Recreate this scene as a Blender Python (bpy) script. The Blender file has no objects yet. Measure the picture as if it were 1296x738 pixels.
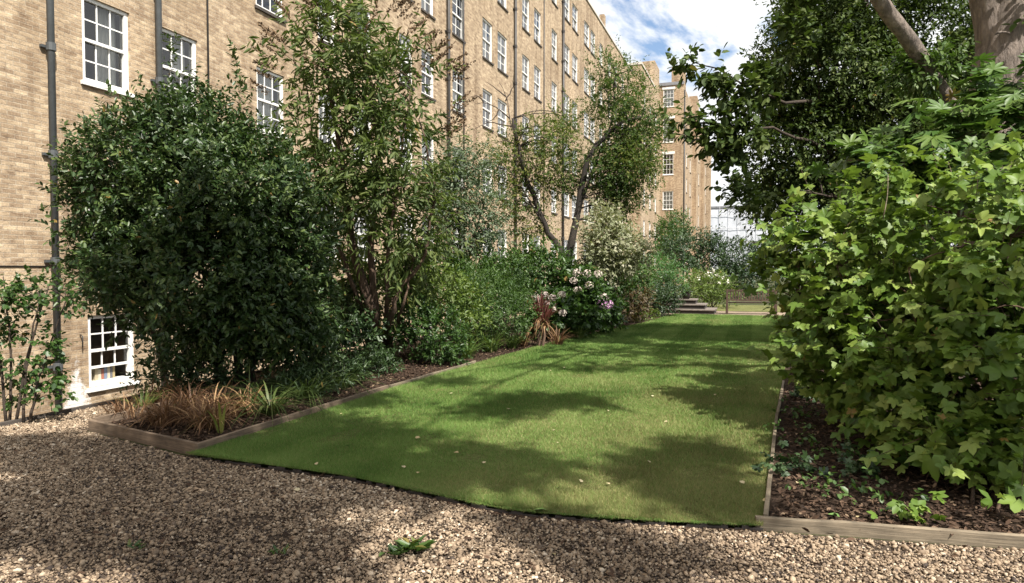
import bpy, math
import numpy as np
from mathutils import Vector

sc = bpy.context.scene
COL = sc.collection
rng = np.random.default_rng(11)
R = math.radians

# ------------------------------------------------------------------ camera and survey helpers
FPX, IW, IH, EYE = 864.0, 1296.0, 738.0, 1.65
VPX, VPY = 956.0, 341.0
PITCH = math.atan((IH / 2 - VPY) / FPX)
YAW = math.atan((VPX - IW / 2) / (FPX / math.cos(PITCH)))
FW = np.array([-math.sin(YAW) * math.cos(PITCH), math.cos(YAW) * math.cos(PITCH), -math.sin(PITCH)])
RT = np.array([math.cos(YAW), math.sin(YAW), 0.0])
UP = np.cross(RT, FW)
CAM = np.array([0.0, 0.0, EYE])


def ray(x, y):
    return FW + RT * (x - IW / 2) / FPX + UP * (IH / 2 - y) / FPX


def at(x, y, depth):
    return CAM + ray(x, y) * depth


def ground_at(x, y, z=0.0):
    d = ray(x, y)
    return CAM + d * ((z - EYE) / d[2])


def on_x(x, y, X):
    d = ray(x, y)
    return CAM + d * (X / d[0])


def on_y(x, y, Y):
    d = ray(x, y)
    return CAM + d * (Y / d[1])


def dep(P):
    return (np.asarray(P) - CAM) @ FW


def proj(P):
    q = np.asarray(P, float) - CAM
    z = np.maximum(q @ FW, 0.05)
    return IW / 2 + q @ RT / z * FPX, IH / 2 - q @ UP / z * FPX


SUN_EL, SUN_H = R(53), np.array([0.80, -0.60])
SUN_DIR = np.array([SUN_H[0] * math.cos(SUN_EL), SUN_H[1] * math.cos(SUN_EL), math.sin(SUN_EL)])

# ------------------------------------------------------------------ materials


def nmat(name):
    m = bpy.data.materials.new(name)
    m.use_nodes = True
    nt = m.node_tree
    bs = nt.nodes['Principled BSDF']
    return m, nt, bs, nt.nodes['Material Output']


def N(nt, kind, **kw):
    n = nt.nodes.new(kind)
    for k, v in kw.items():
        if k in n.inputs:
            n.inputs[k].default_value = v
        else:
            setattr(n, k, v)
    return n


def ramp(nt, stops, fac=None, interp='LINEAR'):
    r = nt.nodes.new('ShaderNodeValToRGB')
    cr = r.color_ramp
    cr.interpolation = interp
    while len(cr.elements) < len(stops):
        cr.elements.new(0.5)
    for e, (p, c) in zip(cr.elements, stops):
        e.position = p
        e.color = (c[0], c[1], c[2], 1) if not np.isscalar(c) else (c, c, c, 1)
    if fac is not None:
        nt.links.new(fac, r.inputs['Fac'])
    return r


def noise(nt, scale, vec=None, detail=4, rough=0.55):
    n = N(nt, 'ShaderNodeTexNoise', Scale=scale, Detail=detail, Roughness=rough)
    if vec is not None:
        nt.links.new(vec, n.inputs['Vector'])
    return n


def mixc(nt, a, b, fac, mode='MIX'):
    m = nt.nodes.new('ShaderNodeMix')
    m.data_type = 'RGBA'
    m.blend_type = mode
    for s, v in ((6, a), (7, b), (0, fac)):
        if hasattr(v, 'links') or hasattr(v, 'is_linked'):
            nt.links.new(v, m.inputs[s])
        elif s == 0:
            m.inputs[0].default_value = v
        else:
            m.inputs[s].default_value = (v[0], v[1], v[2], 1)
    return m.outputs[2]


def math_(nt, op, a, b=None):
    m = nt.nodes.new('ShaderNodeMath')
    m.operation = op
    for i, v in enumerate((a, b)):
        if v is None:
            continue
        if hasattr(v, 'is_linked'):
            nt.links.new(v, m.inputs[i])
        else:
            m.inputs[i].default_value = v
    return m.outputs[0]


def bump(nt, bs, h, strength=0.5, dist=0.02):
    b = N(nt, 'ShaderNodeBump', Strength=strength, Distance=dist)
    nt.links.new(h, b.inputs['Height'])
    nt.links.new(b.outputs['Normal'], bs.inputs['Normal'])


def leaf_mat(name, dark, mid, light, trans=0.3, rough=0.42, tcol=None, spec=0.5):
    m, nt, bs, out = nmat(name)
    a = N(nt, 'ShaderNodeAttribute', attribute_name='lv')
    r = ramp(nt, [(0, dark), (0.5, mid), (.93, light), (1, (0.26, 0.17, 0.05))], a.outputs['Fac'])
    nt.links.new(r.outputs['Color'], bs.inputs['Base Color'])
    bs.inputs['Roughness'].default_value = rough
    bs.inputs['Specular IOR Level'].default_value = spec
    t = N(nt, 'ShaderNodeBsdfTranslucent')
    tc = tcol or (mid[0] * 1.5 + .01, mid[1] * 1.6 + .02, mid[2] * 0.7)
    tm = mixc(nt, r.outputs['Color'], tc, 0.6)
    nt.links.new(tm, t.inputs['Color'])
    mx = N(nt, 'ShaderNodeMixShader', Fac=trans)
    mx.inputs[0].default_value = trans
    nt.links.new(bs.outputs[0], mx.inputs[1])
    nt.links.new(t.outputs[0], mx.inputs[2])
    nt.links.new(mx.outputs[0], out.inputs['Surface'])
    return m


def plain(name, col, rough=0.6, metal=0.0, var=0.15, scale=6.0, bmp=0.0, spec=0.5):
    m, nt, bs, out = nmat(name)
    tc = N(nt, 'ShaderNodeTexCoord')
    n = noise(nt, scale, tc.outputs['Object'], 6, 0.65)
    lo = [c * (1 - var) for c in col]
    hi = [min(1, c * (1 + var)) for c in col]
    r = ramp(nt, [(0.3, lo), (0.7, hi)], n.outputs['Fac'])
    nt.links.new(r.outputs['Color'], bs.inputs['Base Color'])
    bs.inputs['Roughness'].default_value = rough
    bs.inputs['Metallic'].default_value = metal
    bs.inputs['Specular IOR Level'].default_value = spec
    if bmp:
        bump(nt, bs, n.outputs['Fac'], bmp, 0.02)
    return m


def bark_mat(name, a, b, scale=9.0, stretch=0.25):
    m, nt, bs, out = nmat(name)
    tc = N(nt, 'ShaderNodeTexCoord')
    mp = N(nt, 'ShaderNodeMapping')
    mp.inputs['Scale'].default_value = (1, 1, stretch)
    nt.links.new(tc.outputs['Object'], mp.inputs['Vector'])
    n = noise(nt, scale, mp.outputs[0], 8, 0.7)
    n2 = noise(nt, scale * .25, tc.outputs['Object'], 3)
    r = ramp(nt, [(0.3, a), (0.68, b)], n.outputs['Fac'])
    r2 = ramp(nt, [(0.35, 0.7), (0.65, 1.15)], n2.outputs['Fac'])
    nt.links.new(mixc(nt, r.outputs[0], r2.outputs[0], 1.0, 'MULTIPLY'), bs.inputs['Base Color'])
    bs.inputs['Roughness'].default_value = 0.85
    bump(nt, bs, n.outputs['Fac'], 1.0, 0.05)
    return m


def brick_mat(name, c1, c2, mortar, axis='Y', stain=None, tint=1.0):
    m, nt, bs, out = nmat(name)
    tc = N(nt, 'ShaderNodeTexCoord')
    sx = N(nt, 'ShaderNodeSeparateXYZ')
    nt.links.new(tc.outputs['Object'], sx.inputs[0])
    cb = N(nt, 'ShaderNodeCombineXYZ')
    # both wall directions share one course height; the run follows x + y so every face is bonded
    run = math_(nt, 'ADD', sx.outputs['X'], sx.outputs['Y'])
    nt.links.new(run, cb.inputs['X'])
    nt.links.new(sx.outputs['Z'], cb.inputs['Y'])
    wob = noise(nt, 3.0, tc.outputs['Object'], 2)
    addv = N(nt, 'ShaderNodeVectorMath', operation='MULTIPLY_ADD')
    nt.links.new(wob.outputs['Color'], addv.inputs[0])
    addv.inputs[1].default_value = (0.012, 0.012, 0)
    nt.links.new(cb.outputs[0], addv.inputs[2])
    bt = N(nt, 'ShaderNodeTexBrick', Scale=1.0)
    bt.inputs['Brick Width'].default_value = 0.225
    bt.inputs['Row Height'].default_value = 0.075
    bt.inputs['Mortar Size'].default_value = 0.007
    bt.inputs['Mortar Smooth'].default_value = 0.3
    bt.inputs['Bias'].default_value = 0.0
    bt.inputs['Color1'].default_value = (*c1, 1)
    bt.inputs['Color2'].default_value = (*c2, 1)
    bt.inputs['Mortar'].default_value = (*mortar, 1)
    bt.offset = 0.5
    nt.links.new(addv.outputs[0], bt.inputs['Vector'])
    # individual dark and pale bricks
    mp = N(nt, 'ShaderNodeMapping')
    mp.inputs['Scale'].default_value = (1 / 0.2, 1 / 0.085, 1)
    nt.links.new(addv.outputs[0], mp.inputs[0])
    n1 = noise(nt, 0.8, mp.outputs[0], 3, 0.75)
    r1 = ramp(nt, [(0.30, (0.45, 0.40, 0.38)), (0.42, (0.85, 0.82, 0.80)), (0.56, (1.05, 1.04, 1.02)), (0.70, (1.4, 1.42, 1.42))], n1.outputs['Fac'])
    c = mixc(nt, bt.outputs['Color'], r1.outputs[0], 0.85, 'MULTIPLY')
    n2 = noise(nt, 0.35, tc.outputs['Object'], 6, 0.6)
    r2 = ramp(nt, [(0.3, (0.78, 0.74, 0.70)), (0.5, (1.0, 1.0, 1.0)), (0.7, (1.12, 1.1, 1.07))], n2.outputs['Fac'])
    c = mixc(nt, c, r2.outputs[0], 1.0, 'MULTIPLY')
    mps = N(nt, 'ShaderNodeMapping')
    mps.inputs['Scale'].default_value = (1.6, 1.6, 0.16)
    nt.links.new(tc.outputs['Object'], mps.inputs[0])
    n4 = noise(nt, 1.0, mps.outputs[0], 7, 0.65)
    r4 = ramp(nt, [(0.34, (0.66, 0.63, 0.61)), (0.5, (1.0, 1.0, 1.0)), (0.7, (1.1, 1.1, 1.1))], n4.outputs['Fac'])
    c = mixc(nt, c, r4.outputs[0], 0.9, 'MULTIPLY')
    n3 = noise(nt, 40, tc.outputs['Object'], 3, 0.7)
    r3 = ramp(nt, [(0.3, 0.65), (0.7, 1.3)], n3.outputs['Fac'])
    c = mixc(nt, c, r3.outputs[0], 0.8, 'MULTIPLY')
    if stain:
        (y0, z0, hw, hh) = stain
        dy = math_(nt, 'ABSOLUTE', math_(nt, 'SUBTRACT', sx.outputs['Y'], y0))
        tri = math_(nt, 'ADD', math_(nt, 'DIVIDE', dy, hw), math_(nt, 'DIVIDE', math_(nt, 'SUBTRACT', sx.outputs['Z'], z0), hh))
        nn = noise(nt, 9, tc.outputs['Object'], 5, 0.7)
        tri = math_(nt, 'ADD', tri, math_(nt, 'MULTIPLY', math_(nt, 'SUBTRACT', nn.outputs['Fac'], 0.5), 1.4))
        rs = ramp(nt, [(0.75, 1.0), (1.05, 0.0)], tri)
        c = mixc(nt, c, (0.72, 0.7, 0.67), rs.outputs[0])
    nt.links.new(c, bs.inputs['Base Color'])
    bs.inputs['Roughness'].default_value = 0.9
    bs.inputs['Specular IOR Level'].default_value = 0.2
    hgt = math_(nt, 'ADD', math_(nt, 'MULTIPLY', bt.outputs['Fac'], -0.8), math_(nt, 'MULTIPLY', n3.outputs['Fac'], 0.8))
    bump(nt, bs, hgt, 0.8, 0.012)
    return m


def thin_glass(name, tint=(0.9, 0.93, 0.92)):
    m, nt, bs, out = nmat(name)
    nt.nodes.remove(bs)
    tr = N(nt, 'ShaderNodeBsdfTransparent')
    tr.inputs[0].default_value = (*tint, 1)
    gl = N(nt, 'ShaderNodeBsdfGlossy', Roughness=0.02)
    tcg = N(nt, 'ShaderNodeTexCoord')
    ng = noise(nt, 1.7, tcg.outputs['Object'], 2)
    bg = N(nt, 'ShaderNodeBump', Strength=0.12, Distance=0.05)
    nt.links.new(ng.outputs['Fac'], bg.inputs['Height'])
    nt.links.new(bg.outputs['Normal'], gl.inputs['Normal'])
    fr = N(nt, 'ShaderNodeFresnel', IOR=1.6)
    fac = math_(nt, 'MINIMUM', math_(nt, 'MULTIPLY', fr.outputs[0], 1.7), 0.95)
    mx = N(nt, 'ShaderNodeMixShader')
    nt.links.new(fac, mx.inputs[0])
    nt.links.new(tr.outputs[0], mx.inputs[1])
    nt.links.new(gl.outputs[0], mx.inputs[2])
    nt.links.new(mx.outputs[0], out.inputs['Surface'])
    return m


def soil_mat(name, a, b, scale=14):
    m, nt, bs, out = nmat(name)
    tc = N(nt, 'ShaderNodeTexCoord')
    n = noise(nt, scale, tc.outputs['Object'], 10, 0.75)
    n2 = noise(nt, 1.3, tc.outputs['Object'], 4)
    r = ramp(nt, [(0.3, a), (0.7, b)], n.outputs['Fac'])
    r2 = ramp(nt, [(0.3, 0.7), (0.7, 1.3)], n2.outputs['Fac'])
    nt.links.new(mixc(nt, r.outputs[0], r2.outputs[0], 1.0, 'MULTIPLY'), bs.inputs['Base Color'])
    bs.inputs['Roughness'].default_value = 0.95
    bs.inputs['Specular IOR Level'].default_value = 0.15
    bump(nt, bs, n.outputs['Fac'], 1.0, 0.05)
    return m


def wood_mat(name, a, b):
    m, nt, bs, out = nmat(name)
    tc = N(nt, 'ShaderNodeTexCoord')
    mp = N(nt, 'ShaderNodeMapping')
    mp.inputs['Scale'].default_value = (1.2, 1.2, 30)
    nt.links.new(tc.outputs['Object'], mp.inputs[0])
    n = noise(nt, 3.0, mp.outputs[0], 8, 0.7)
    n2 = noise(nt, 5.0, tc.outputs['Object'], 5)
    r = ramp(nt, [(0.3, a), (0.7, b)], n.outputs['Fac'])
    r2 = ramp(nt, [(0.3, 0.6), (0.7, 1.2)], n2.outputs['Fac'])
    nt.links.new(mixc(nt, r.outputs[0], r2.outputs[0], 1.0, 'MULTIPLY'), bs.inputs['Base Color'])
    bs.inputs['Roughness'].default_value = 0.85
    bump(nt, bs, n.outputs['Fac'], 0.5, 0.01)
    return m


def attr_mat(name, stops, rough=0.8, spec=0.3, bmp=None):
    m, nt, bs, out = nmat(name)
    a = N(nt, 'ShaderNodeAttribute', attribute_name='lv')
    r = ramp(nt, stops, a.outputs['Fac'])
    c = r.outputs[0]
    if bmp:
        tc = N(nt, 'ShaderNodeTexCoord')
        n = noise(nt, bmp, tc.outputs['Object'], 4, 0.7)
        r2 = ramp(nt, [(0.3, 0.75), (0.7, 1.2)], n.outputs['Fac'])
        c = mixc(nt, c, r2.outputs[0], 1.0, 'MULTIPLY')
        bump(nt, bs, n.outputs['Fac'], 0.4, 0.01)
    nt.links.new(c, bs.inputs['Base Color'])
    bs.inputs['Roughness'].default_value = rough
    bs.inputs['Specular IOR Level'].default_value = spec
    return m


M = {}
_by = on_x(97, 510, -11.5)
M['brick'] = brick_mat('stock_brick', (0.50, 0.392, 0.268), (0.30, 0.22, 0.147), (0.42, 0.352, 0.268), stain=(_by[1] + 12.0, _by[2] - .35 + 1.75, 0.40, 1.1))
M['brick_far'] = brick_mat('orange_brick', (0.47, 0.36, 0.243), (0.30, 0.215, 0.143), (0.42, 0.345, 0.26))
M['white'] = plain('white_paint', (0.78, 0.77, 0.74), 0.45, var=0.06, scale=9)
M['stone'] = plain('pale_stone', (0.5, 0.46, 0.40), 0.85, var=0.2, bmp=0.3)
M['step'] = plain('step_stone', (0.15, 0.125, 0.105), 0.9, var=0.3, bmp=0.5, scale=8)
M['glass'] = thin_glass('window_glass')
M['room'] = plain('room_wall', (0.10, 0.085, 0.075), 0.9)
M['curtain'] = plain('net_curtain', (0.78, 0.77, 0.74), 0.9, var=0.08)
M['pipe'] = plain('pipe_paint', (0.075, 0.082, 0.085), 0.45, var=0.2)
M['darkpipe'] = plain('pipe_black', (0.035, 0.032, 0.03), 0.5, var=0.2)
M['lead'] = plain('lead_roof', (0.2, 0.2, 0.21), 0.6)
M['wood'] = wood_mat('edging_timber', (0.08, 0.055, 0.038), (0.24, 0.175, 0.12))
M['palewood'] = wood_mat('pale_timber', (0.10, 0.08, 0.055), (0.30, 0.24, 0.165))
M['benchwood'] = wood_mat('bench_timber', (0.045, 0.028, 0.02), (0.12, 0.075, 0.05))
M['soil'] = soil_mat('bed_soil', (0.018, 0.012, 0.008), (0.085, 0.055, 0.038))
M['earth'] = soil_mat('far_ground', (0.03, 0.035, 0.015), (0.07, 0.075, 0.03), 4)
M['gravelbase'] = soil_mat('gravel_base', (0.05, 0.037, 0.027), (0.19, 0.145, 0.11), 30)
M['stones'] = attr_mat('pebbles', [(0, (0.05, 0.037, 0.03)), (0.25, (0.145, 0.104, 0.07)), (0.5, (0.265, 0.195, 0.13)), (0.78, (0.385, 0.297, 0.207)), (1, (0.56, 0.47, 0.36))], 0.75, 0.35, 60)
M['chips'] = attr_mat('bark_chips', [(0, (0.02, 0.013, 0.009)), (0.6, (0.09, 0.055, 0.036)), (1, (0.24, 0.17, 0.11))], 0.9, 0.2)
M['pathmat'] = soil_mat('path_gravel', (0.2, 0.15, 0.11), (0.36, 0.28, 0.21), 25)
M['edging'] = plain('metal_edging', (0.035, 0.028, 0.024), 0.8)
M['kerb'] = plain('kerb_concrete_sill_shadow', (0.06, 0.05, 0.042), 0.9, var=0.3, bmp=0.4)
M['area'] = plain('area_paving', (0.22, 0.2, 0.18), 0.9, var=0.2)
M['sheet'] = plain('scaffold_sheeting', (0.50, 0.52, 0.56), 0.8, var=0.12, scale=0.35)
M['steel'] = plain('scaffold_steel', (0.5, 0.5, 0.52), 0.6)
M['turf'] = soil_mat('turf_soil', (0.08, 0.09, 0.025), (0.18, 0.18, 0.07), 20)
M['bark_grey'] = bark_mat('plane_bark', (0.10, 0.08, 0.067), (0.33, 0.265, 0.22), 18, 0.25)
M['bark_dark'] = bark_mat('dark_bark', (0.025, 0.018, 0.013), (0.085, 0.06, 0.042), 14)
M['bark_shaded'] = bark_mat('shaded_bark', (0.012, 0.009, 0.007), (0.04, 0.03, 0.022), 14)  # dark bark deepened: shade on the two leaning limbs is put into its colour
M['bark_red'] = bark_mat('brown_bark', (0.05, 0.03, 0.02), (0.16, 0.10, 0.065), 14)
M['l_laurel'] = leaf_mat('laurel_leaf', (0.014, 0.034, 0.010), (0.034, 0.066, 0.018), (0.10, 0.14, 0.038), 0.18, 0.42, spec=.4)
M['l_budd'] = leaf_mat('buddleia_leaf', (0.032, 0.058, 0.016), (0.07, 0.105, 0.028), (0.14, 0.17, 0.05), 0.34, 0.6, spec=.3)
M['l_olive'] = leaf_mat('grey_leaf', (0.05, 0.075, 0.04), (0.085, 0.125, 0.062), (0.14, 0.18, 0.10), 0.28, 0.55)
M['l_acer'] = leaf_mat('small_leaf', (0.03, 0.065, 0.014), (0.07, 0.115, 0.024), (0.19, 0.19, 0.045), 0.36, 0.6, spec=.3)
M['l_ever'] = leaf_mat('evergreen_leaf', (0.022, 0.045, 0.010), (0.06, 0.092, 0.022), (0.14, 0.175, 0.05), 0.25, 0.6, spec=.25)
M['l_vine'] = leaf_mat('lobed_leaf', (0.046, 0.10, 0.014), (0.122, 0.20, 0.03), (0.28, 0.35, 0.085), 0.32, 0.48, (0.22, 0.34, 0.03), spec=.35)
M['l_fatsia'] = leaf_mat('palmate_leaf', (0.04, 0.09, 0.018), (0.075, 0.14, 0.028), (0.14, 0.20, 0.045), 0.27, 0.45, spec=.4)
M['l_plane'] = leaf_mat('plane_leaf', (0.03, 0.07, 0.012), (0.055, 0.105, 0.018), (0.09, 0.14, 0.03), 0.25, 0.45)
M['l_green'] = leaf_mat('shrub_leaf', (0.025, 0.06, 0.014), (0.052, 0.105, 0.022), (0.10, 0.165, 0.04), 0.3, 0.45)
M['l_lime'] = leaf_mat('lime_leaf', (0.06, 0.10, 0.015), (0.11, 0.165, 0.03), (0.20, 0.25, 0.06), 0.34, 0.5)
M['l_bright'] = leaf_mat('bright_leaf', (0.04, 0.11, 0.03), (0.075, 0.17, 0.05), (0.13, 0.23, 0.08), 0.32, 0.5)
M['l_silver'] = leaf_mat('pale_leaf', (0.13, 0.155, 0.075), (0.25, 0.265, 0.155), (0.42, 0.40, 0.29), 0.3, 0.6)
M['l_red'] = leaf_mat('bronze_leaf', (0.05, 0.035, 0.018), (0.10, 0.065, 0.03), (0.13, 0.11, 0.04), 0.28, 0.5)
M['l_purple'] = leaf_mat('purple_blade', (0.07, 0.022, 0.02), (0.17, 0.06, 0.05), (0.36, 0.19, 0.15), 0.2, 0.45, (0.3, 0.08, 0.06))
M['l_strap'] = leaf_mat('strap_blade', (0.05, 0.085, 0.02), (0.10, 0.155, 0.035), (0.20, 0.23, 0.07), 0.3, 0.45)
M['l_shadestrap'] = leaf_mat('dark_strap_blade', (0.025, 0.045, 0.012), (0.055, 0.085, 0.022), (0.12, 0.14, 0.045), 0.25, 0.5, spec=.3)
M['l_straw'] = leaf_mat('dead_blade', (0.06, 0.03, 0.015), (0.17, 0.088, 0.042), (0.38, 0.24, 0.115), 0.25, 0.7, (0.3, 0.17, 0.07))
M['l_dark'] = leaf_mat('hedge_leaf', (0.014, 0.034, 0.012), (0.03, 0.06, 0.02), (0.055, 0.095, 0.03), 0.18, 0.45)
M['spike'] = attr_mat('seed_spike', [(0, (0.05, 0.032, 0.018)), (1, (0.17, 0.11, 0.06))], 0.9)
M['bloom'] = attr_mat('hydrangea_bloom', [(0, (0.36, 0.28, 0.26)), (0.5, (0.48, 0.41, 0.36)), (1, (0.58, 0.53, 0.43))], 0.8)
M['bloom_p'] = attr_mat('purple_bloom', [(0, (0.20, 0.09, 0.20)), (0.6, (0.38, 0.20, 0.34)), (1, (0.6, 0.42, 0.5))], 0.8)
M['bloom_w'] = attr_mat('white_bloom', [(0, (0.6, 0.6, 0.5)), (1, (0.8, 0.8, 0.72))], 0.8)


def grass_mat():
    m, nt, bs, out = nmat('grass_blade')
    a = N(nt, 'ShaderNodeAttribute', attribute_name='lv')
    d = N(nt, 'ShaderNodeAttribute', attribute_name='dry')
    g = ramp(nt, [(0, (0.062, 0.134, 0.024)), (0.5, (0.145, 0.252, 0.052)), (1, (0.28, 0.385, 0.12))], a.outputs['Fac'])
    s = ramp(nt, [(0, (0.22, 0.17, 0.07)), (1, (0.50, 0.41, 0.21))], a.outputs['Fac'])
    c = mixc(nt, g.outputs[0], s.outputs[0], d.outputs['Fac'])
    nt.links.new(c, bs.inputs['Base Color'])
    bs.inputs['Roughness'].default_value = 0.6
    bs.inputs['Specular IOR Level'].default_value = 0.3
    t = N(nt, 'ShaderNodeBsdfTranslucent')
    nt.links.new(c, t.inputs['Color'])
    mx = N(nt, 'ShaderNodeMixShader')
    mx.inputs[0].default_value = 0.3
    nt.links.new(bs.outputs[0], mx.inputs[1])
    nt.links.new(t.outputs[0], mx.inputs[2])
    nt.links.new(mx.outputs[0], out.inputs['Surface'])
    return m


M['grass'] = grass_mat()

# ------------------------------------------------------------------ object helpers


def tag(o, label=None, cat=None, group=None, kind=None):
    if label:
        o['label'] = label
    if cat:
        o['category'] = cat
    if group:
        o['group'] = group
    if kind:
        o['kind'] = kind
    return o


def empty(name, loc, label, cat, group=None):
    o = bpy.data.objects.new(name, None)
    o.empty_display_size = 0.2
    COL.objects.link(o)
    o.location = [float(v) for v in loc]
    return tag(o, label, cat, group)


def link(o, parent=None):
    COL.objects.link(o)
    if parent is not None:
        o.parent = parent
        o.matrix_parent_inverse.identity()
        # geometry is authored in world space; move it into the thing's frame
        me = o.data
        off = world_loc(parent)
        if abs(off[0]) + abs(off[1]) + abs(off[2]) > 1e-9:
            n = len(me.vertices)
            co = np.empty(n * 3, np.float32)
            me.vertices.foreach_get('co', co)
            co = co.reshape(-1, 3) - np.array(off, np.float32)
            me.vertices.foreach_set('co', co.ravel())
            me.update()
    return o


def world_loc(o):
    v = np.array(o.location, float)
    while o.parent is not None:
        o = o.parent
        v = v + np.array(o.location, float)
    return v


def np_obj(name, V, F, mat, parent=None, attrs=None, smooth=False):
    """V (n,3); F (m,k) faces of equal size."""
    V = np.ascontiguousarray(V, np.float32)
    F = np.ascontiguousarray(F, np.int32)
    me = bpy.data.meshes.new(name)
    m, k = F.shape
    me.vertices.add(len(V))
    me.vertices.foreach_set('co', V.ravel())
    me.loops.add(m * k)
    me.loops.foreach_set('vertex_index', F.ravel())
    me.polygons.add(m)
    me.polygons.foreach_set('loop_start', np.arange(0, m * k, k, dtype=np.int32))
    if smooth:
        me.polygons.foreach_set('use_smooth', np.ones(m, bool))
    for an, av in (attrs or {}).items():
        a = me.attributes.new(an, 'FLOAT', 'POINT')
        a.data.foreach_set('value', np.ascontiguousarray(av, np.float32))
    me.materials.append(mat)
    me.update(calc_edges=True)
    o = bpy.data.objects.new(name, me)
    return link(o, parent)


class MB:
    def __init__(s):
        s.v, s.f, s.mi = [], [], []

    def add(s, vs, fs, mi=0):
        b = len(s.v)
        s.v += [tuple(float(c) for c in p) for p in vs]
        s.f += [tuple(b + i for i in f) for f in fs]
        s.mi += [mi] * len(fs)
        return s

    def quad(s, a, b, c, d, mi=0):
        return s.add([a, b, c, d], [(0, 1, 2, 3)], mi)

    def obox(s, o, ax, ay, az, mi=0):
        o, ax, ay, az = map(np.asarray, (o, ax, ay, az))
        p = [o, o + ax, o + ax + ay, o + ay]
        p += [q + az for q in p]
        f = [(0, 3, 2, 1), (4, 5, 6, 7), (0, 1, 5, 4), (1, 2, 6, 5), (2, 3, 7, 6), (3, 0, 4, 7)]
        if np.dot(np.cross(ax, ay), az) < 0:
            f = [q[::-1] for q in f]
        return s.add(p, f, mi)

    def box(s, x0, x1, y0, y1, z0, z1, mi=0):
        return s.obox((x0, y0, z0), (x1 - x0, 0, 0), (0, y1 - y0, 0), (0, 0, z1 - z0), mi)

    def tube(s, pts, rad, n=8, cap=True, mi=0):
        pts = np.asarray(pts, float)
        k = len(pts)
        rad = np.broadcast_to(np.asarray(rad, float), (k,))
        t = np.gradient(pts, axis=0)
        t /= np.linalg.norm(t, axis=1)[:, None] + 1e-9
        ref = np.array([0.31, 0.17, 0.93]) if abs(t[0][2]) < 0.9 else np.array([1.0, 0.2, 0.0])
        vs = []
        a = np.arange(n) * 2 * math.pi / n
        for i in range(k):
            u = ref - t[i] * np.dot(ref, t[i])
            u /= np.linalg.norm(u) + 1e-9
            w = np.cross(t[i], u)
            ref = u
            vs += list(pts[i] + rad[i] * (np.cos(a)[:, None] * u + np.sin(a)[:, None] * w))
        fs = []
        for i in range(k - 1):
            for j in range(n):
                j2 = (j + 1) % n
                fs.append((i * n + j, i * n + j2, (i + 1) * n + j2, (i + 1) * n + j))
        if cap:
            fs.append(tuple(range(n - 1, -1, -1)))
            fs.append(tuple((k - 1) * n + j for j in range(n)))
        return s.add(vs, fs, mi)

    def build(s, name, mats, parent=None, smooth=False, bevel=0.0):
        me = bpy.data.meshes.new(name)
        me.from_pydata(s.v, [], s.f)
        for m in (mats if isinstance(mats, (list, tuple)) else [mats]):
            me.materials.append(m)
        me.polygons.foreach_set('material_index', np.array(s.mi, np.int32))
        if smooth:
            me.polygons.foreach_set('use_smooth', np.ones(len(s.f), bool))
        me.update()
        o = bpy.data.objects.new(name, me)
        link(o, parent)
        if bevel:
            b = o.modifiers.new('bevel', 'BEVEL')
            b.width = bevel
            b.segments = 2
        return o


def unit(a):
    return a / (np.linalg.norm(a, axis=-1, keepdims=True) + 1e-9)


def spline(pts, n):
    pts = np.asarray(pts, float)
    k = len(pts)
    if k == 2:
        return pts[0] + (pts[1] - pts[0]) * np.linspace(0, 1, n)[:, None]
    P = np.vstack([2 * pts[0] - pts[1], pts, 2 * pts[-1] - pts[-2]])
    out = []
    for u in np.linspace(0, k - 1 - 1e-6, n):
        i = int(u)
        t = u - i
        a, b, c, d = P[i:i + 4]
        out.append(0.5 * (2 * b + (c - a) * t + (2 * a - 5 * b + 4 * c - d) * t * t + (3 * b - a - 3 * c + d) * t ** 3))
    return np.array(out)


# ---------------------------------------------------------------- leaves
SIMPLE = (np.array([(0, 0, 0), (.20, .28, .05), (.17, .66, .05), (0, 1, -.06), (-.17, .66, .05), (-.20, .28, .05)]),
          np.array([(0, 1, 2, 3), (0, 3, 4, 5)]))
NARROW = (SIMPLE[0] * np.array([.62, 1, 1.2]), SIMPLE[1])
ROUND = (SIMPLE[0] * np.array([1.6, 1, 1.2]), SIMPLE[1])


def lobed(lobes, depth, seed=0):
    # lobes: list of (angle deg from axis, length); outline alternates tip, shoulder, notch
    pts = [(0.0, 0.0, 0.0)]
    n = len(lobes)
    for i, (a, L) in enumerate(lobes):
        a_ = R(a)
        for da, q in ((-9, .72), (-4, .86), (0, 1.0), (4, .86), (9, .72)) if depth < .75 else ((-6, .6), (0, 1.0), (6, .6)):
            r = L * q
            ang = a_ + R(da * 1.3)
            pts.append((r * math.sin(ang), r * math.cos(ang), -0.25 * r * r))
        if i < n - 1:
            a2 = R((a + lobes[i + 1][0]) / 2)
            r = (L + lobes[i + 1][1]) / 2 * (1 - depth)
            pts.append((r * math.sin(a2), r * math.cos(a2), 0.05 - 0.1 * r))
    P = np.array(pts)
    P[:, 1] += 0.0
    m = len(P)
    F = [(0, i, i + 1) for i in range(1, m - 1)]
    return P, np.array(F)[:, ::-1]


def broad_lobed():
    key = [(-160, .30), (-138, .50), (-120, .70), (-103, .56), (-92, .54), (-74, .74), (-57, .94), (-43, .76), (-29, .60), (-15, .84), (0, 1.08), (15, .84), (29, .60), (43, .76), (57, .94), (74, .74), (92, .54), (103, .56), (120, .70), (138, .50), (160, .30)]
    P = [(0, 0, 0)]
    for i, (a, r) in enumerate(key):
        ridge = .05 if i % 4 == 0 else -.03
        P.append((r * math.sin(R(a)), r * math.cos(R(a)), -.22 * r * r + ridge))
    F = [(0, i + 1, i) for i in range(1, len(P) - 1)]
    return np.array(P), np.array(F)


VINE = broad_lobed()
FATSIA = lobed([(-130, .65), (-92, .85), (-55, .95), (-18, 1.0), (18, 1.0), (55, .95), (92, .85), (130, .65)], 0.66)


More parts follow.
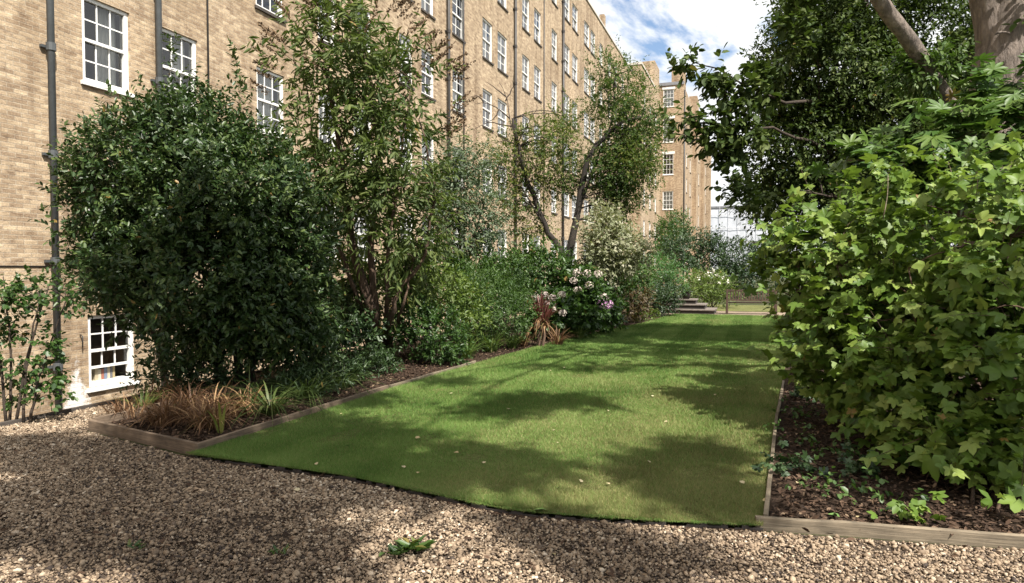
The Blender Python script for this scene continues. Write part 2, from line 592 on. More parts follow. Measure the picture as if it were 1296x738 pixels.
def leaves(name, P, T, Nn, size, lv, tmpl, mat, parent=None, smooth=False, curl=0.0):
    tv, tf = tmpl
    T = unit(T)
    X = unit(np.cross(T, Nn))
    Z = np.cross(X, T)
    n = len(P)
    zz = np.repeat(tv[None, :, 2:3], n, 0)
    wx = np.ones((n, 1, 1))
    if curl:
        c1, c2, c3 = (rng.normal(size=(n, 1)) * curl for _ in range(3))
        zz = zz + (c1 * (tv[None, :, 1] ** 2) + (c2 + .12) * np.abs(tv[None, :, 0]) + c3 * tv[None, :, 0] * tv[None, :, 1])[..., None]
        wx = (.8 + .4 * rng.random((n, 1, 1)))
    V = P[:, None, :] + size[:, None, None] * (wx * tv[None, :, 0:1] * X[:, None, :] + tv[None, :, 1:2] * T[:, None, :] + zz * Z[:, None, :])
    k = len(tv)
    F = tf[None] + (np.arange(len(P)) * k)[:, None, None]
    return np_obj(name, V.reshape(-1, 3), F.reshape(-1, tf.shape[1]), mat, parent, {'lv': np.repeat(lv, k)}, smooth)


def sph(n):
    return unit(rng.normal(size=(n, 3)))


def crown(name, parent, mat, blobs, nclump, tw, lp, leaf, tmpl, twig=0.35, spread=0.18, droop=0.0, shell=0.6, up=0.25,
          flat=0.6, hang=0.2, lvshift=0.0, extra=None, zmin=0.03, jitter=.35, outw=.45, nb=(0, 0, 1.0), curl=0.0, szr=(.65, .6)):
    """blobs rows: x y z rx ry rz. Leaves sit along twigs, twigs grow out of clumps, clumps crowd the shell of the blobs."""
    B = np.array(blobs, float)
    w = (B[:, 3] * B[:, 4] * B[:, 5]) ** (2 / 3)
    idx = rng.choice(len(B), nclump, p=w / w.sum())
    d = sph(nclump)
    r = np.where(rng.random(nclump) < .8, shell + (1 - shell) * rng.random(nclump), rng.random(nclump) ** (1 / 3))
    C = B[idx, :3] + d * B[idx, 3:] * r[:, None]
    O = unit(d / B[idx, 3:])
    if extra is not None:
        ex = np.asarray(extra, float)
        C = np.vstack([C, ex[:, :3]])
        O = np.vstack([O, unit(ex[:, 3:6] if ex.shape[1] > 3 else sph(len(ex)))])
    nc = len(C)
    clv = rng.random(nc)
    ci = np.repeat(np.arange(nc), tw)
    n = len(ci)
    base = C[ci] + rng.normal(size=(n, 3)) * spread
    td = unit(O[ci] * .7 + rng.normal(size=(n, 3)) * .55 + np.array([0, 0, up]))
    tl = twig * (0.6 + 0.8 * rng.random(n))
    li = np.repeat(np.arange(n), lp)
    s = np.tile((np.arange(lp) + .6) / lp, n) + rng.normal(size=n * lp) * .04
    L = tl[li] * s
    P = base[li] + td[li] * L[:, None]
    P[:, 2] -= droop * L * L / twig
    side = unit(np.cross(td[li], rng.normal(size=(n * lp, 3))))
    T = unit(td[li] * .65 + side * (0.85 - .3 * s[:, None]) + np.array([0, 0, -hang]))
    Nn = unit(np.array(nb) * flat + O[ci][li] * outw + rng.normal(size=(n * lp, 3)) * jitter)
    sz = leaf * (szr[0] + szr[1] * rng.random(n * lp)) * (1.1 - .3 * s)
    lv = np.clip(.45 * clv[ci][li] + .5 * rng.random(n * lp) + .25 * (s - .5) + lvshift, 0, 1)
    lv = np.where(rng.random(len(lv)) < .004, 1.0, np.minimum(lv, .93))
    ok = P[:, 2] - sz * .6 > zmin
    o = leaves(name, P[ok], T[ok], Nn[ok], sz[ok], lv[ok], tmpl, mat, parent, curl=curl)
    return o, C, (base, td, tl)


def twigs(mb, base, td, tl, r=0.004, step=1):
    for b, d, l in zip(base[::step], td[::step], tl[::step]):
        mb.tube([b - d * l * .25, b + d * l * .4, b + d * l * .95], [r, r * .8, r * .4], 3, False)


def pb(x, y, rx, ry, depth, dr=None):
    """blob from its place and size in the survey picture, at its real distance"""
    c = at(x, y, depth)
    a, b = rx * depth / FPX, ry * depth / FPX
    dr = dr if dr is not None else (a + b) / 2
    return [c[0], c[1], c[2], max(a, .02), dr, b]


def blades(name, mat, parent, base, n, length, width, lean=0.6, spread=0.08, segs=5, lvr=(0, 1), dirs=None, curl=1.0):
    """strap-leaved clump: n arching blades from one crown"""
    base = np.asarray(base, float)
    if base.ndim == 1:
        base = base[None]
    bi = rng.integers(0, len(base), n)
    ph = rng.random(n) * 2 * math.pi
    h = np.stack([np.cos(ph), np.sin(ph), np.zeros(n)], 1)
    B = base[bi] + h * spread * rng.random((n, 1))
    L = length * (0.55 + .6 * rng.random(n))
    ln = lean * (0.3 + rng.random(n))
    t = np.linspace(0, 1, segs + 1)
    out = h[:, None, :] * (L * ln)[:, None, None] * (t ** 1.5)[None, :, None]
    upz = (L[:, None] * (t[None] - curl * (ln[:, None] * .62) * t[None] ** 2.4))
    ctr = B[:, None, :] + out + upz[:, :, None] * np.array([0, 0, 1.0])
    sidev = np.stack([-np.sin(ph + rng.normal(size=n) * .5), np.cos(ph), np.zeros(n)], 1)
    prof = np.array([.6, 1, 1, .85, .55, .05]) if segs == 5 else np.interp(t, [0, .3, .7, 1], [.6, 1, .8, .05])
    wv = width * (.6 + .7 * rng.random(n))
    off = sidev[:, None, :] * (wv[:, None] * prof[None])[:, :, None] * .5
    V = np.stack([ctr - off, ctr + off], 2)  # n, seg+1, 2, 3
    V[..., 2] = np.maximum(V[..., 2], .012)
    k = (segs + 1) * 2
    q = np.array([(2 * i, 2 * i + 1, 2 * i + 3, 2 * i + 2) for i in range(segs)])
    F = q[None] + (np.arange(n) * k)[:, None, None]
    lv = lvr[0] + (lvr[1] - lvr[0]) * rng.random(n)
    return np_obj(name, V.reshape(-1, 3), F.reshape(-1, 4), mat, parent, {'lv': np.repeat(lv, k)})


# ------------------------------------------------------------------ walls with openings


def wall_panel(mb, o, u, nrm, length, z0, z1, cols, rows, has, rec=0.11, room=0.6, mi=0, mir=1):
    """a brick sheet with real openings, reveals and a dark room behind each; has(i,j) tells whether column i has a window in row j"""
    o, u, nrm = (np.asarray(a, float) for a in (o, u, nrm))
    Z = np.array([0, 0, 1.0])
    us = sorted({0.0, length} | {c for cc in cols for c in cc})
    zs = sorted({z0, z1} | {c for rr in rows for c in rr})
    cset = {(round(a, 4), round(b, 4)): i for i, (a, b) in enumerate(cols)}
    rset = {(round(a, 4), round(b, 4)): j for j, (a, b) in enumerate(rows)}
    p = lambda a, z, d=0.0: o + u * a + Z * z - nrm * d
    for a, b in zip(us[:-1], us[1:]):
        i = cset.get((round(a, 4), round(b, 4)))
        for c, d in zip(zs[:-1], zs[1:]):
            j = rset.get((round(c, 4), round(d, 4)))
            if i is not None and j is not None and has(i, j):
                e = rec + room
                for (q0, q1) in (((a, c), (a, d)), ((a, d), (b, d)), ((b, d), (b, c)), ((b, c), (a, c))):
                    mb.quad(p(*q0), p(*q1), p(*q1, rec), p(*q0, rec), mi)
                    mb.quad(p(*q0, rec), p(*q1, rec), p(*q1, e), p(*q0, e), mir)
                mb.quad(p(a, c, e), p(b, c, e), p(b, d, e), p(a, d, e), mir)
            else:
                mb.quad(p(a, c), p(b, c), p(b, d), p(a, d), mi)


def make_window(parent, o, u, nrm, a, b, c, d, rec=0.10, panes=(3, 2), sill=True, curtain=None, lift=0.0, lintel=False, simple=False):
    """a sash window; o is the wall's origin, (a,b) its run and (c,d) its height; frame mesh, panes, sill, curtain"""
    Z = np.array([0, 0, 1.0])
    u = np.asarray(u, float)
    nrm = np.asarray(nrm, float)
    o = np.asarray(o, float)
    q = lambda aa, zz, dd: o + u * aa + Z * zz - nrm * dd
    mb = MB()
    fw = 0.085 if not simple else .09
    bx = lambda a0, a1, z0, z1, d0, d1: mb.obox(q(a0, z0, d1), u * (a1 - a0), nrm * (d1 - d0), Z * (z1 - z0))
    r0, r1 = rec - .055, rec + .06
    bx(a + .003, a + fw, c + .003, d - .003, r0, r1)
    bx(b - fw, b - .003, c + .003, d - .003, r0, r1)
    bx(a + fw, b - fw, d - fw * .8, d - .003, r0, r1)
    bx(a + fw, b - fw, c + .003, c + fw * .9, r0, r1)
    ia, ib, ic, idd = a + fw, b - fw, c + fw * .9, d - fw * .8
    mid = (ic + idd) / 2
    up_d, lo_d = r0 + .03, r0 + .065
    bx(ia, ib, mid - .028, mid + .028, up_d - .012, lo_d + .03)
    nx, ny = panes
    bw = .013 if not simple else .016
    for (z0, z1, dd, lf) in ((mid + .028, idd, up_d, 0), (ic, mid - .028, lo_d, lift)):
        if lf:
            bx(ia, ib, z0 + lf - .05, z0 + lf, dd - .004, dd + .032)
            z0 = z0 + lf
            nyy = 1
        else:
            nyy = ny
        for i in range(1, nx):
            x = ia + (ib - ia) * i / nx
            bx(x - bw, x + bw, z0, z1, dd, dd + .025)
        for j in range(1, nyy):
            z = z0 + (z1 - z0) * j / nyy
            bx(ia, ib, z - bw, z + bw, dd + .002, dd + .023)
    w = mb.build('window', M['white'], parent)
    g = MB()
    g.quad(q(ia, mid, up_d + .016), q(ib, mid, up_d + .016), q(ib, idd, up_d + .016), q(ia, idd, up_d + .016))
    g.quad(q(ia, ic + lift, lo_d + .016), q(ib, ic + lift, lo_d + .016), q(ib, mid, lo_d + .016), q(ia, mid, lo_d + .016))
    g.build('pane', M['glass'], w)
    if sill:
        s = MB()
        s.obox(q(a - .05, c - .075, r1 - .02), u * (b - a + .1), nrm * (r1 - .02 + .055), Z * .073)
        s.build('sill', M['white'] if sill == 'white' else M['kerb'], w)  # dark sills carry the shadow line under the window in their colour
    if lintel:
        s = MB()
        s.obox(q(a - .12, d + .002, .05), u * (b - a + .24), nrm * .075, Z * .28)
        s.build('lintel', M['white'], w)
    if curtain:
        s = MB()
        k0, k1, zz0, zz1 = curtain
        n = 14
        xs = np.linspace(ia + (ib - ia) * k0, ia + (ib - ia) * k1, n)
        for i in range(n - 1):
            d0 = .26 + .02 * math.sin(i * 2.1)
            d1 = .26 + .02 * math.sin((i + 1) * 2.1)
            s.quad(q(xs[i], c + (d - c) * zz0, d0), q(xs[i + 1], c + (d - c) * zz0, d1), q(xs[i + 1], c + (d - c) * zz1, d1), q(xs[i], c + (d - c) * zz1, d0))
        s.build('curtain', M['curtain'], w, True)
    return w


# ================================================================== SETTING
def sheet(name, pts, z, mat, kind='structure'):
    mb = MB()
    mb.add([(p[0], p[1], z) for p in pts], [tuple(range(len(pts)))])
    return tag(mb.build(name, mat), kind=kind)


D = 11.5
KX = -7.46            # outer face of the kerb above the sunken area
sheet('ground', [(KX, -60), (400, -60), (400, 400), (KX, 400)], -0.012, M['earth'])
sheet('ground', [(-D, -60), (KX, -60), (KX, 400), (-D, 400)], -1.75, M['area']).name = 'area_paving'
sheet('ground', [(-400, -60), (-D - 12, -60), (-D - 12, 400), (-400, 400)], -1.75, M['earth']).name = 'street_ground'

# lawn outline
LEFT = [(-4.66, 4.78), (-4.66, 6.0), (-4.66, 8.0), (-4.5, 10.8), (-4.25, 13.9), (-3.7, 17.5), (-3.1, 21.2), (-2.75, 25.2)]
FRONT = [(-4.66, 4.66), (-4.38, 4.62), (-3.05, 4.56), (-2.2, 4.40), (-1.5, 4.28), (-.7, 4.38), (0.06, 4.54)]
RIGHT = [(0.062, 4.6), (0.222, 8.0), (0.372, 10.4), (0.6, 14), (0.9, 20), (1.1, 25.2)]


def yfront(x):
    xs = [-6.46] + [p[0] for p in FRONT] + [1.55, 4.0]
    ys = [5.08] + [p[1] for p in FRONT] + [4.76, 5.1]
    return np.interp(x, xs, ys)


def xleft(y):
    return np.interp(y, [p[1] for p in LEFT], [p[0] for p in LEFT])


def xright(y):
    return np.interp(y, [p[1] for p in RIGHT], [p[0] for p in RIGHT])


LZ = 0.035
outline = FRONT + RIGHT + LEFT[::-1]
lawn_mb = MB()
lawn_mb.add([(p[0], p[1], LZ) for p in outline], [tuple(range(len(outline)))])
tag(lawn_mb.build('lawn', M['turf']), kind='structure')

sheet('gravel_yard', [(KX + .03, -4)] + [(7, -4), (7, 5.4), (4, 5.1), (1.55, 4.76)] + FRONT[::-1] + [(-6.46, 5.08), (-6.5, 9.2), (KX + .03, 9.6)], -0.004, M['gravelbase'])
sheet('soil_bed', [(-6.4, 5.12), (-4.72, 4.82)] + LEFT[1:] + [(KX + .03, 25.2), (KX + .03, 9.6), (-6.45, 9.2)], 0.035, M['soil'])
sheet('soil_bed', [(0.07, 4.66), (1.55, 4.82), (4, 5.16), (7, 5.4), (7, 25.2)] + RIGHT[:0:-1], 0.035, M['soil'])
sheet('garden_path', [(-7, 25.4), (9, 25.4), (9, 28.0), (-7, 28.0)], 0.006, M['pathmat'])
sheet('far_lawn', [(-5, 28.05), (9, 28.05), (9, 33), (-5, 33)], 0.012, M['turf'])

def smooth_noise(x, y, s, seed):
    r2 = np.random.default_rng(seed)
    v = np.zeros_like(x)
    for k in range(7):
        a = r2.random() * 6.283
        f = s * (0.6 + 1.2 * r2.random())
        v += np.sin((x * math.cos(a) + y * math.sin(a)) * f + r2.random() * 6.283)
    return v / 7 ** .5 / 1.2


# ---- gravel stones (stuff)
n = 470000
gx = rng.uniform(KX + .05, 3.3, n)
gy = rng.uniform(1.9, 9.4, n)
okg = (gy < yfront(gx) - .03) & (gx > -6.5) | ((gx <= -6.5) & (gy < 9.3))
px_, py_ = proj(np.stack([gx, gy, np.zeros(n)], 1))
okg &= (px_ > -60) & (px_ < 1360) & (py_ < 790)
gx, gy = gx[okg], gy[okg]
PHI = (1 + 5 ** .5) / 2
ICO_V = unit(np.array([(-1, PHI, 0), (1, PHI, 0), (-1, -PHI, 0), (1, -PHI, 0), (0, -1, PHI), (0, 1, PHI), (0, -1, -PHI), (0, 1, -PHI), (PHI, 0, -1), (PHI, 0, 1), (-PHI, 0, -1), (-PHI, 0, 1)], float))
ICO_F = np.array([(0, 11, 5), (0, 5, 1), (0, 1, 7), (0, 7, 10), (0, 10, 11), (1, 5, 9), (5, 11, 4), (11, 10, 2), (10, 7, 6), (7, 1, 8), (3, 9, 4), (3, 4, 2), (3, 2, 6), (3, 6, 8), (3, 8, 9), (4, 9, 5), (2, 4, 11), (6, 2, 10), (8, 6, 7), (9, 8, 1)])


def pebbles(name, C, rad, flatz, mat, lv, parent=None, squash=0.75):
    n = len(C)
    V = ICO_V[None] * (1 + rng.normal(size=(n, 12, 1)) * .22)
    V = V * np.stack([np.ones(n), squash * (.7 + .6 * rng.random(n)), flatz * (.7 + .6 * rng.random(n))], 1)[:, None, :]
    # tilt and turn
    a = rng.random(n) * 6.283
    b = rng.normal(size=n) * .45
    cb, sb = np.cos(b), np.sin(b)
    y = V[..., 1] * cb[:, None] - V[..., 2] * sb[:, None]
    z = V[..., 1] * sb[:, None] + V[..., 2] * cb[:, None]
    x = V[..., 0]
    ca, sa = np.cos(a), np.sin(a)
    V = np.stack([x * ca[:, None] - y * sa[:, None], x * sa[:, None] + y * ca[:, None], z], 2) * rad[:, None, None] + C[:, None, :]
    F = ICO_F[None] + (np.arange(n) * 12)[:, None, None]
    return np_obj(name, V.reshape(-1, 3), F.reshape(-1, 3), mat, parent, {'lv': np.repeat(lv, 12)})


keep = rng.random(len(gx)) < np.clip(7.0 / np.maximum(gy, 3) - .35, .25, 1)
gx, gy = gx[keep], gy[keep]
rad = np.clip(rng.lognormal(math.log(.0076), .40, len(gx)), .005, .024) * np.clip(.85 + gy * .03, 1, 1.15)
keep2 = (smooth_noise(gx, gy, 2.4, 77) + .5 * smooth_noise(gx, gy, 9, 78)) < 1.0 + rng.random(len(gx)) * 1.2
gx, gy, rad = gx[keep2], gy[keep2], rad[keep2]
gz = rad * .25 + rng.random(len(gx)) * .008 + .004 * np.sin(gx * 3) * np.sin(gy * 4)
tag(pebbles('gravel', np.stack([gx, gy, gz], 1), rad, .62, M['stones'], np.clip(rng.normal(.45, .23, len(gx)) + .08 * smooth_noise(gx, gy, 1.7, 80), 0, 1)), kind='stuff',
    label='brown pebble gravel spread over the yard before the lawn', cat='gravel')

fp_edge = spline(np.array([(p[0], p[1], 0) for p in FRONT]), 110)

# ---- grass (stuff)
NB = 900000
u_ = rng.random(NB)
gy = 4.25 + (25.2 - 4.25) * u_ ** 2.6
xl, xr = xleft(gy), xright(gy)
gx = xl + (xr - xl) * rng.random(NB)
ok = gy > np.interp(gx, [p[0] for p in FRONT], [p[1] for p in FRONT]) - .006
gx, gy = gx[ok], gy[ok]
nb = len(gx)
sc_ = np.clip(gy / 6.0, .8, 2.6)


hgt = (.016 + .014 * rng.random(nb)) * (1 + .25 * smooth_noise(gx, gy, 3, 1)) * np.clip(sc_, 1, 1.5)
ph = rng.random(nb) * 6.283
edge = np.exp(-np.clip(gy - np.interp(gx, [p[0] for p in FRONT], [p[1] for p in FRONT]), 0, 1) / .035)
bare = smooth_noise(gx, gy, 5.5, 41) + .9 * np.exp(-((gx + .9) / .9) ** 2 - ((gy - 4.8) / .6) ** 2) + .5 * np.exp(-((gx - .1) / .7) ** 2 - ((gy - 9) / 4) ** 2)
hgt = hgt * np.where(bare > 1.05, .45, 1.0) * (1 + .6 * edge * rng.random(nb))
lean = rng.normal(size=(nb, 2)) * hgt[:, None] * .45
wid = .0017 * sc_ * (.7 + .6 * rng.random(nb))
P0 = np.stack([gx, gy, np.full(nb, LZ)], 1)
sd = np.stack([np.cos(ph), np.sin(ph), np.zeros(nb)], 1) * wid[:, None]
tip = P0 + np.stack([lean[:, 0], lean[:, 1], hgt], 1)
Vg = np.stack([P0 - sd, P0 + sd, tip], 1).reshape(-1, 3)
Fg = np.arange(nb * 3).reshape(-1, 3)
dry = .11 + .2 * smooth_noise(gx, gy, 1.2, 3) + .2 * smooth_noise(gx, gy, 4.0, 5)
# worn, scorched turf beside the right hand bed and on the front corner
dry += .65 * np.exp(-((gx + .9) / 1.0) ** 2 - ((gy - 4.9) / .8) ** 2) + .6 * np.exp(-((gx - .1) / 1.2) ** 2 - ((gy - 8) / 4.5) ** 2) + .3 * np.exp(-((gx + 2.0) / .5) ** 2 - ((gy - 4.7) / .4) ** 2)
dry -= .4 * np.exp(-((gx + 3.6) / 1.0) ** 2) + .25 * np.clip((gy - 13) / 5, 0, 1)
dry += .28 * np.clip(smooth_noise(gx, gy, 9.0, 21) - .4, 0, 1) + .25 * np.clip(smooth_noise(gx, gy, 2.2, 23) - .5, 0, 1)
dry = np.clip(dry, 0, 1)
dry = np.where(rng.random(nb) < dry, .85, .0) * rng.random(nb) + np.where(rng.random(nb) < .05, .8, 0)
stripe = np.where(np.sin(gx * 6.283 / 1.15 + .4) > 0, .11, -.11) * np.clip((gy - 6) / 6, .2, 1)
lv = np.clip(rng.normal(.46, .2, nb) + .15 * smooth_noise(gx, gy, 1.6, 9) + .12 * smooth_noise(gx, gy, 7, 31) + stripe, 0, 1)
tag(np_obj('grass', Vg, Fg, M['grass'], None, {'lv': np.repeat(lv, 3), 'dry': np.repeat(np.clip(dry, 0, 1), 3)}), kind='stuff',
    label='short mown grass covering the long lawn', cat='grass')

# crumbs of soil and ragged overhanging blades along the cut edge of the lawn
n = 1500
k_ = rng.integers(0, 109, n)
P_ = fp_edge[k_] + rng.normal(size=(n, 3)) * [.03, .018, 0] + [0, -.02, .004]
tag(pebbles('soil_crumbs', P_, rng.uniform(.004, .013, n), .8, M['chips'], rng.random(n) * .6), kind='stuff', label='dark soil crumbs along the cut front edge of the lawn', cat='soil')
n = 9000
k_ = rng.integers(0, 109, n)
tuft = np.clip(np.interp(k_, np.arange(109), rng.random(109)), .1, 1)
P_ = fp_edge[k_] + rng.normal(size=(n, 3)) * [.025, .004, 0] + [0, .004, LZ]
sd = np.stack([np.ones(n), rng.normal(size=n) * .3, np.zeros(n)], 1) * .0014
mid = P_ + np.stack([rng.normal(size=n) * .01, -.012 - .012 * rng.random(n), .012 + .012 * rng.random(n)], 1) * tuft[:, None]
tip = mid + np.stack([rng.normal(size=n) * .012, -.010 - .02 * rng.random(n), -.02 * rng.random(n) + .004], 1) * tuft[:, None]
Vg = np.stack([P_ - sd, P_ + sd, mid + sd * .7, mid - sd * .7, tip, tip + sd * .1], 1).reshape(-1, 3)
q_ = np.array([(0, 1, 2, 3), (3, 2, 5, 4)])
tag(np_obj('grass', Vg, (q_[None] + (np.arange(n) * 6)[:, None, None]).reshape(-1, 4), M['grass'], None, {'lv': np.repeat(np.clip(rng.normal(.45, .2, n), 0, 1), 6), 'dry': np.repeat(np.where(rng.random(n) < .2, .8, 0), 6)}), kind='stuff',
    label='ragged grass blades hanging over the front edge of the lawn', cat='grass')

# ---- bark mulch in both beds (stuff)


def flakes(name, X, Y, label, z=.04):
    n = len(X)
    P = np.stack([X, Y, z + rng.random(n) * .02], 1)
    T = unit(np.stack([rng.normal(size=n), rng.normal(size=n), rng.normal(size=n) * .25], 1))
    Nn = unit(np.array([0, 0, 1.0]) + rng.normal(size=(n, 3)) * .45)
    o = leaves(name, P, T, Nn, rng.uniform(.02, .06, n), np.clip(rng.normal(.35, .28, n), 0, 1), SIMPLE, M['chips'])
    return tag(o, label, 'mulch', kind='stuff')


n = 16000
y = 4.7 + 7 * rng.random(n) ** 1.6
x = xright(y) + .06 + rng.random(n) * 2.6
ok = y > yfront(x) + .06
flakes('bark_mulch', x[ok], y[ok], 'dark bark mulch and leaf litter in the right bed')
n = 16000
y = 4.9 + 11 * rng.random(n) ** 1.3
x = xleft(y) - .06 - rng.random(n) * 2.0
ok = (x > -6.35) & (y > yfront(x) + .08)
flakes('bark_mulch', x[ok], y[ok], 'dry brown leaf litter in the left border')

n = 2600
x = rng.uniform(KX + .1, 3, n)
y = rng.uniform(2.3, 6, n)
ok = y < yfront(x) - .02 - .25 * rng.random(n) ** 3
o = flakes('leaf_litter', x[ok], y[ok], 'small dry leaf fragments scattered over the gravel', .012)

# ---- timber edging boards: each board is a thing


def board(name, a, b, z0, z1, thick, mat, label, side=1, cat='edging board'):
    a = np.array([*a, 0.0])
    b = np.array([*b, 0.0])
    L = np.linalg.norm(b - a)
    u = (b - a) / L
    w = np.array([-u[1], u[0], 0]) * side
    n = max(2, int(L / .25))
    mb = MB()
    # slightly warped board
    offs = rng.normal(size=n + 1) * .002
    vs = []
    for i in range(n + 1):
        p = a + u * L * i / n
        zt = z1 + rng.normal() * .002
        for (d, z) in ((offs[i], z0), (offs[i] + thick, z0), (offs[i] + thick, zt), (offs[i], zt)):
            q = p + w * d
            vs.append((q[0], q[1], z))
    fs = []
    for i in range(n):
        for j in range(4):
            j2 = (j + 1) % 4
            fs.append((4 * i + j, 4 * i + j2, 4 * i + 4 + j2, 4 * i + 4 + j))
    fs += [(3, 2, 1, 0), (4 * n, 4 * n + 1, 4 * n + 2, 4 * n + 3)]
    mb.add(vs, fs if side > 0 else [f[::-1] for f in fs])
    o = mb.build(name, mat, None, bevel=.004)
    return tag(o, label, cat)


board('timber_edging', (-6.44, 5.10), (-4.68, 4.73), -.02, .105, .04, M['wood'], 'weathered timber board across the front of the brown grass planter')
board('timber_edging', (-4.655, 4.735), (-4.62, 8.05), -.02, .10, .04, M['wood'], 'brown timber board between the brown grass planter and the lawn', 1)
board('timber_edging', (-6.46, 5.16), (-6.52, 9.0), -.02, .11, .04, M['wood'], 'timber board along the wall side of the brown grass planter', -1)
LB = [(-4.62, 8.1), (-4.5, 10.8)]
board('timber_edging', LB[0], LB[1], -.02, .085, .03, M['palewood'], 'thin pale timber strip edging the lawn beside the multi-stemmed tree', 1)
board('timber_edging', (0.065, 4.64), (0.225, 8.0), -.02, .075, .03, M['palewood'], 'grey timber board between the lawn and the right mulch bed', -1)
board('timber_edging', (0.235, 8.05), (0.38, 10.4), -.02, .075, .03, M['palewood'], 'far length of grey timber edging, partly under the lobed-leaf bush', -1)
board('timber_edging', (0.02, 4.575), (1.62, 4.80), -.02, .07, .04, M['palewood'], 'pale timber board across the front of the right mulch bed', 1)
board('timber_edging', (1.63, 4.80), (4.6, 5.2), -.02, .07, .04, M['palewood'], 'pale timber board continuing past the right edge of the photo', 1)
mb = MB()
fp = np.array([(p[0], p[1], 0) for p in FRONT])
fp = spline(fp, 110)
hh = .022 + .012 * np.sin(np.arange(110) * .9) * rng.random(110) + .008 * rng.normal(size=110)
for i in range(109):
    a, b = fp[i], fp[i + 1]
    t = (b - a) / np.linalg.norm(b - a)
    w = np.array([t[1], -t[0], 0]) * (.010 + .004 * rng.random())
    mb.obox(a + (0, 0, -.03), b - a, w, (0, 0, .03 + float(np.clip(hh[i], .006, .034))))
tag(mb.build('lawn_edging', M['edging']), 'dark curved edging strip between lawn and gravel', 'edging strip')

# kerb over the sunken area, and its retaining wall
mb = MB()
mb.box(KX, KX + .06, -10, 40, -.3, .045)
mb.box(KX + .012, KX + .055, -10, 40, -1.75, -.3, 1)
tag(mb.build('retaining_kerb', [M['kerb'], M['brick']]), 'low dark kerb at the edge of the gravel beside the brick wall', 'kerb')

# ================================================================== BUILDINGS
colpx = [(107, 167), (205, 252), (326, 361), (404, 427), (448, 471), (506, 523), (534, 550), (573, 588), (611, 623.5), (630, 642), (661, 670),
         (676, 684.5), (698, 705), (714, 721), (724, 731), (739, 745.5), (747, 753)]
cols = [(on_x(a, 200, -D)[1], on_x(b, 200, -D)[1]) for a, b in colpx]
cols = [(-6.2, -5.1), (-1.4, -.3), (3.2, 4.3)] + cols + [(52.4, 53.6), (55.6, 56.8), (58.4, 59.6), (61.6, 62.8)]
rows = [(-.53, .80), (1.95, 3.55), (5.07, 6.62), (8.06, 9.72), (11.1, 12.85), (14.2, 15.95), (17.55, 19.2)]
Y0, Y1, ROOF = -12.0, on_x(800, 300, -D)[1], 20.75


def inframe(i, j):
    c = np.array([-D, sum(cols[i]) / 2, sum(rows[j]) / 2])
    if dep(c) < 1:
        return False
    x, y = proj(c)
    return -60 < x < 1300 and -75 < y < 520


blk = empty('apartment_block', (-D, Y0, -1.75), 'long tan brick apartment block with rows of white sash windows', 'building')
has = lambda i, j: inframe(i, j) and not (j == 0 and 3 < i < 9)
mb = MB()
o_ = (-D, Y0, 0)
cu = [(a - Y0, b - Y0) for a, b in cols]
wall_panel(mb, o_, (0, 1, 0), (1, 0, 0), Y1 - Y0, -1.75, ROOF, cu, rows, has)
mb.quad((-D, Y0, -1.75), (-D, Y0, ROOF), (-D - 12, Y0, ROOF), (-D - 12, Y0, -1.75))
mb.quad((-D, Y1, -1.75), (-D, Y1, ROOF), (-D - 12, Y1, ROOF), (-D - 12, Y1, -1.75))
mb.quad((-D - 12, Y0, -1.75), (-D - 12, Y1, -1.75), (-D - 12, Y1, ROOF), (-D - 12, Y0, ROOF))
mb.build('wall', [M['brick'], M['room']], blk)
mb = MB()
mb.box(-D - 12, -D + .07, Y0, Y1 - .02, ROOF + .003, ROOF + .14)
mb.build('coping', M['stone'], blk)
mb = MB()
_ = on_x(772, 60, -D)
mb.box(-D - .9, -D - .5, _[1], _[1] + .6, ROOF + .14, ROOF + 2.0)
mb.build('chimney', M['brick'], blk)
nwin = 0
for i in range(len(cols)):
    for j in range(len(rows)):
        if not has(i, j):
            continue
        nwin += 1
        cur = None
        rr = rng.random()
        if i >= 5 and j > 0:
            if rr < .6:
                cur = (0, 1, 0, 1)
            elif rr < .78:
                cur = (0, .32, 0, 1)
            elif rr < .92:
                cur = (0, 1, .5, 1)
        if i == 3 and j == 2:
            cur = (.5, 1, 0, 1)
        if i == 4 and j == 2:
            cur = (.55, 1, .45, 1)
        make_window(blk, o_, (0, 1, 0), (1, 0, 0), *cu[i], *rows[j], curtain=cur, sill='white' if (j < 3 and i < 8) else True,
                    lift=.30 if (j == 0 and i == 3) else 0, simple=i > 8, panes=(3, 2) if i < 9 else (2, 2))
# rainwater pipes
for (px, y0_, r_, m_) in ((64, 300, .058, 'pipe'), (196, 60, .062, 'pipe'), (565, 150, .062, 'darkpipe'), (650, 150, .065, 'darkpipe'), (711, 100, .07, 'darkpipe')):
    Yp = on_x(px, y0_, -D)[1]
    mb = MB()
    mb.tube([(-D + .11, Yp, -1.7), (-D + .11, Yp, ROOF - .5)], r_, 10)
    p_ = mb.build('drainpipe', M[m_], blk, True)
    for z in np.arange(-.1, ROOF - 1, 1.83):
        b_ = MB()
        b_.tube([(-D + .11, Yp, z), (-D + .11, Yp, z + .13)], r_ * 1.32, 10)
        b_.box(-D + .004, -D + .06, Yp - .13, Yp + .13, z + .04, z + .085)
        if proj([-D, Yp, z])[1] > -40:
            b_.build('pipe_collar', M[m_], p_)
for px, y0_ in ((262, 60), (586, 30), (688, 60)):
    Yp = on_x(px, y0_, -D)[1]
    mb = MB()
    mb.tube([(-D + .03, Yp, .5), (-D + .03, Yp, ROOF - .5)], .022 + .012 * (px > 400), 6)
    mb.build('cable', M['darkpipe'], blk, True)
zc = on_x(30, 337, -D)[2]
mb = MB()
mb.tube([(-D + .012, Y0 + 1, zc), (-D + .012, on_x(62, 337, -D)[1], zc)], .012, 5)
mb.build('cable', M['darkpipe'], blk, True)
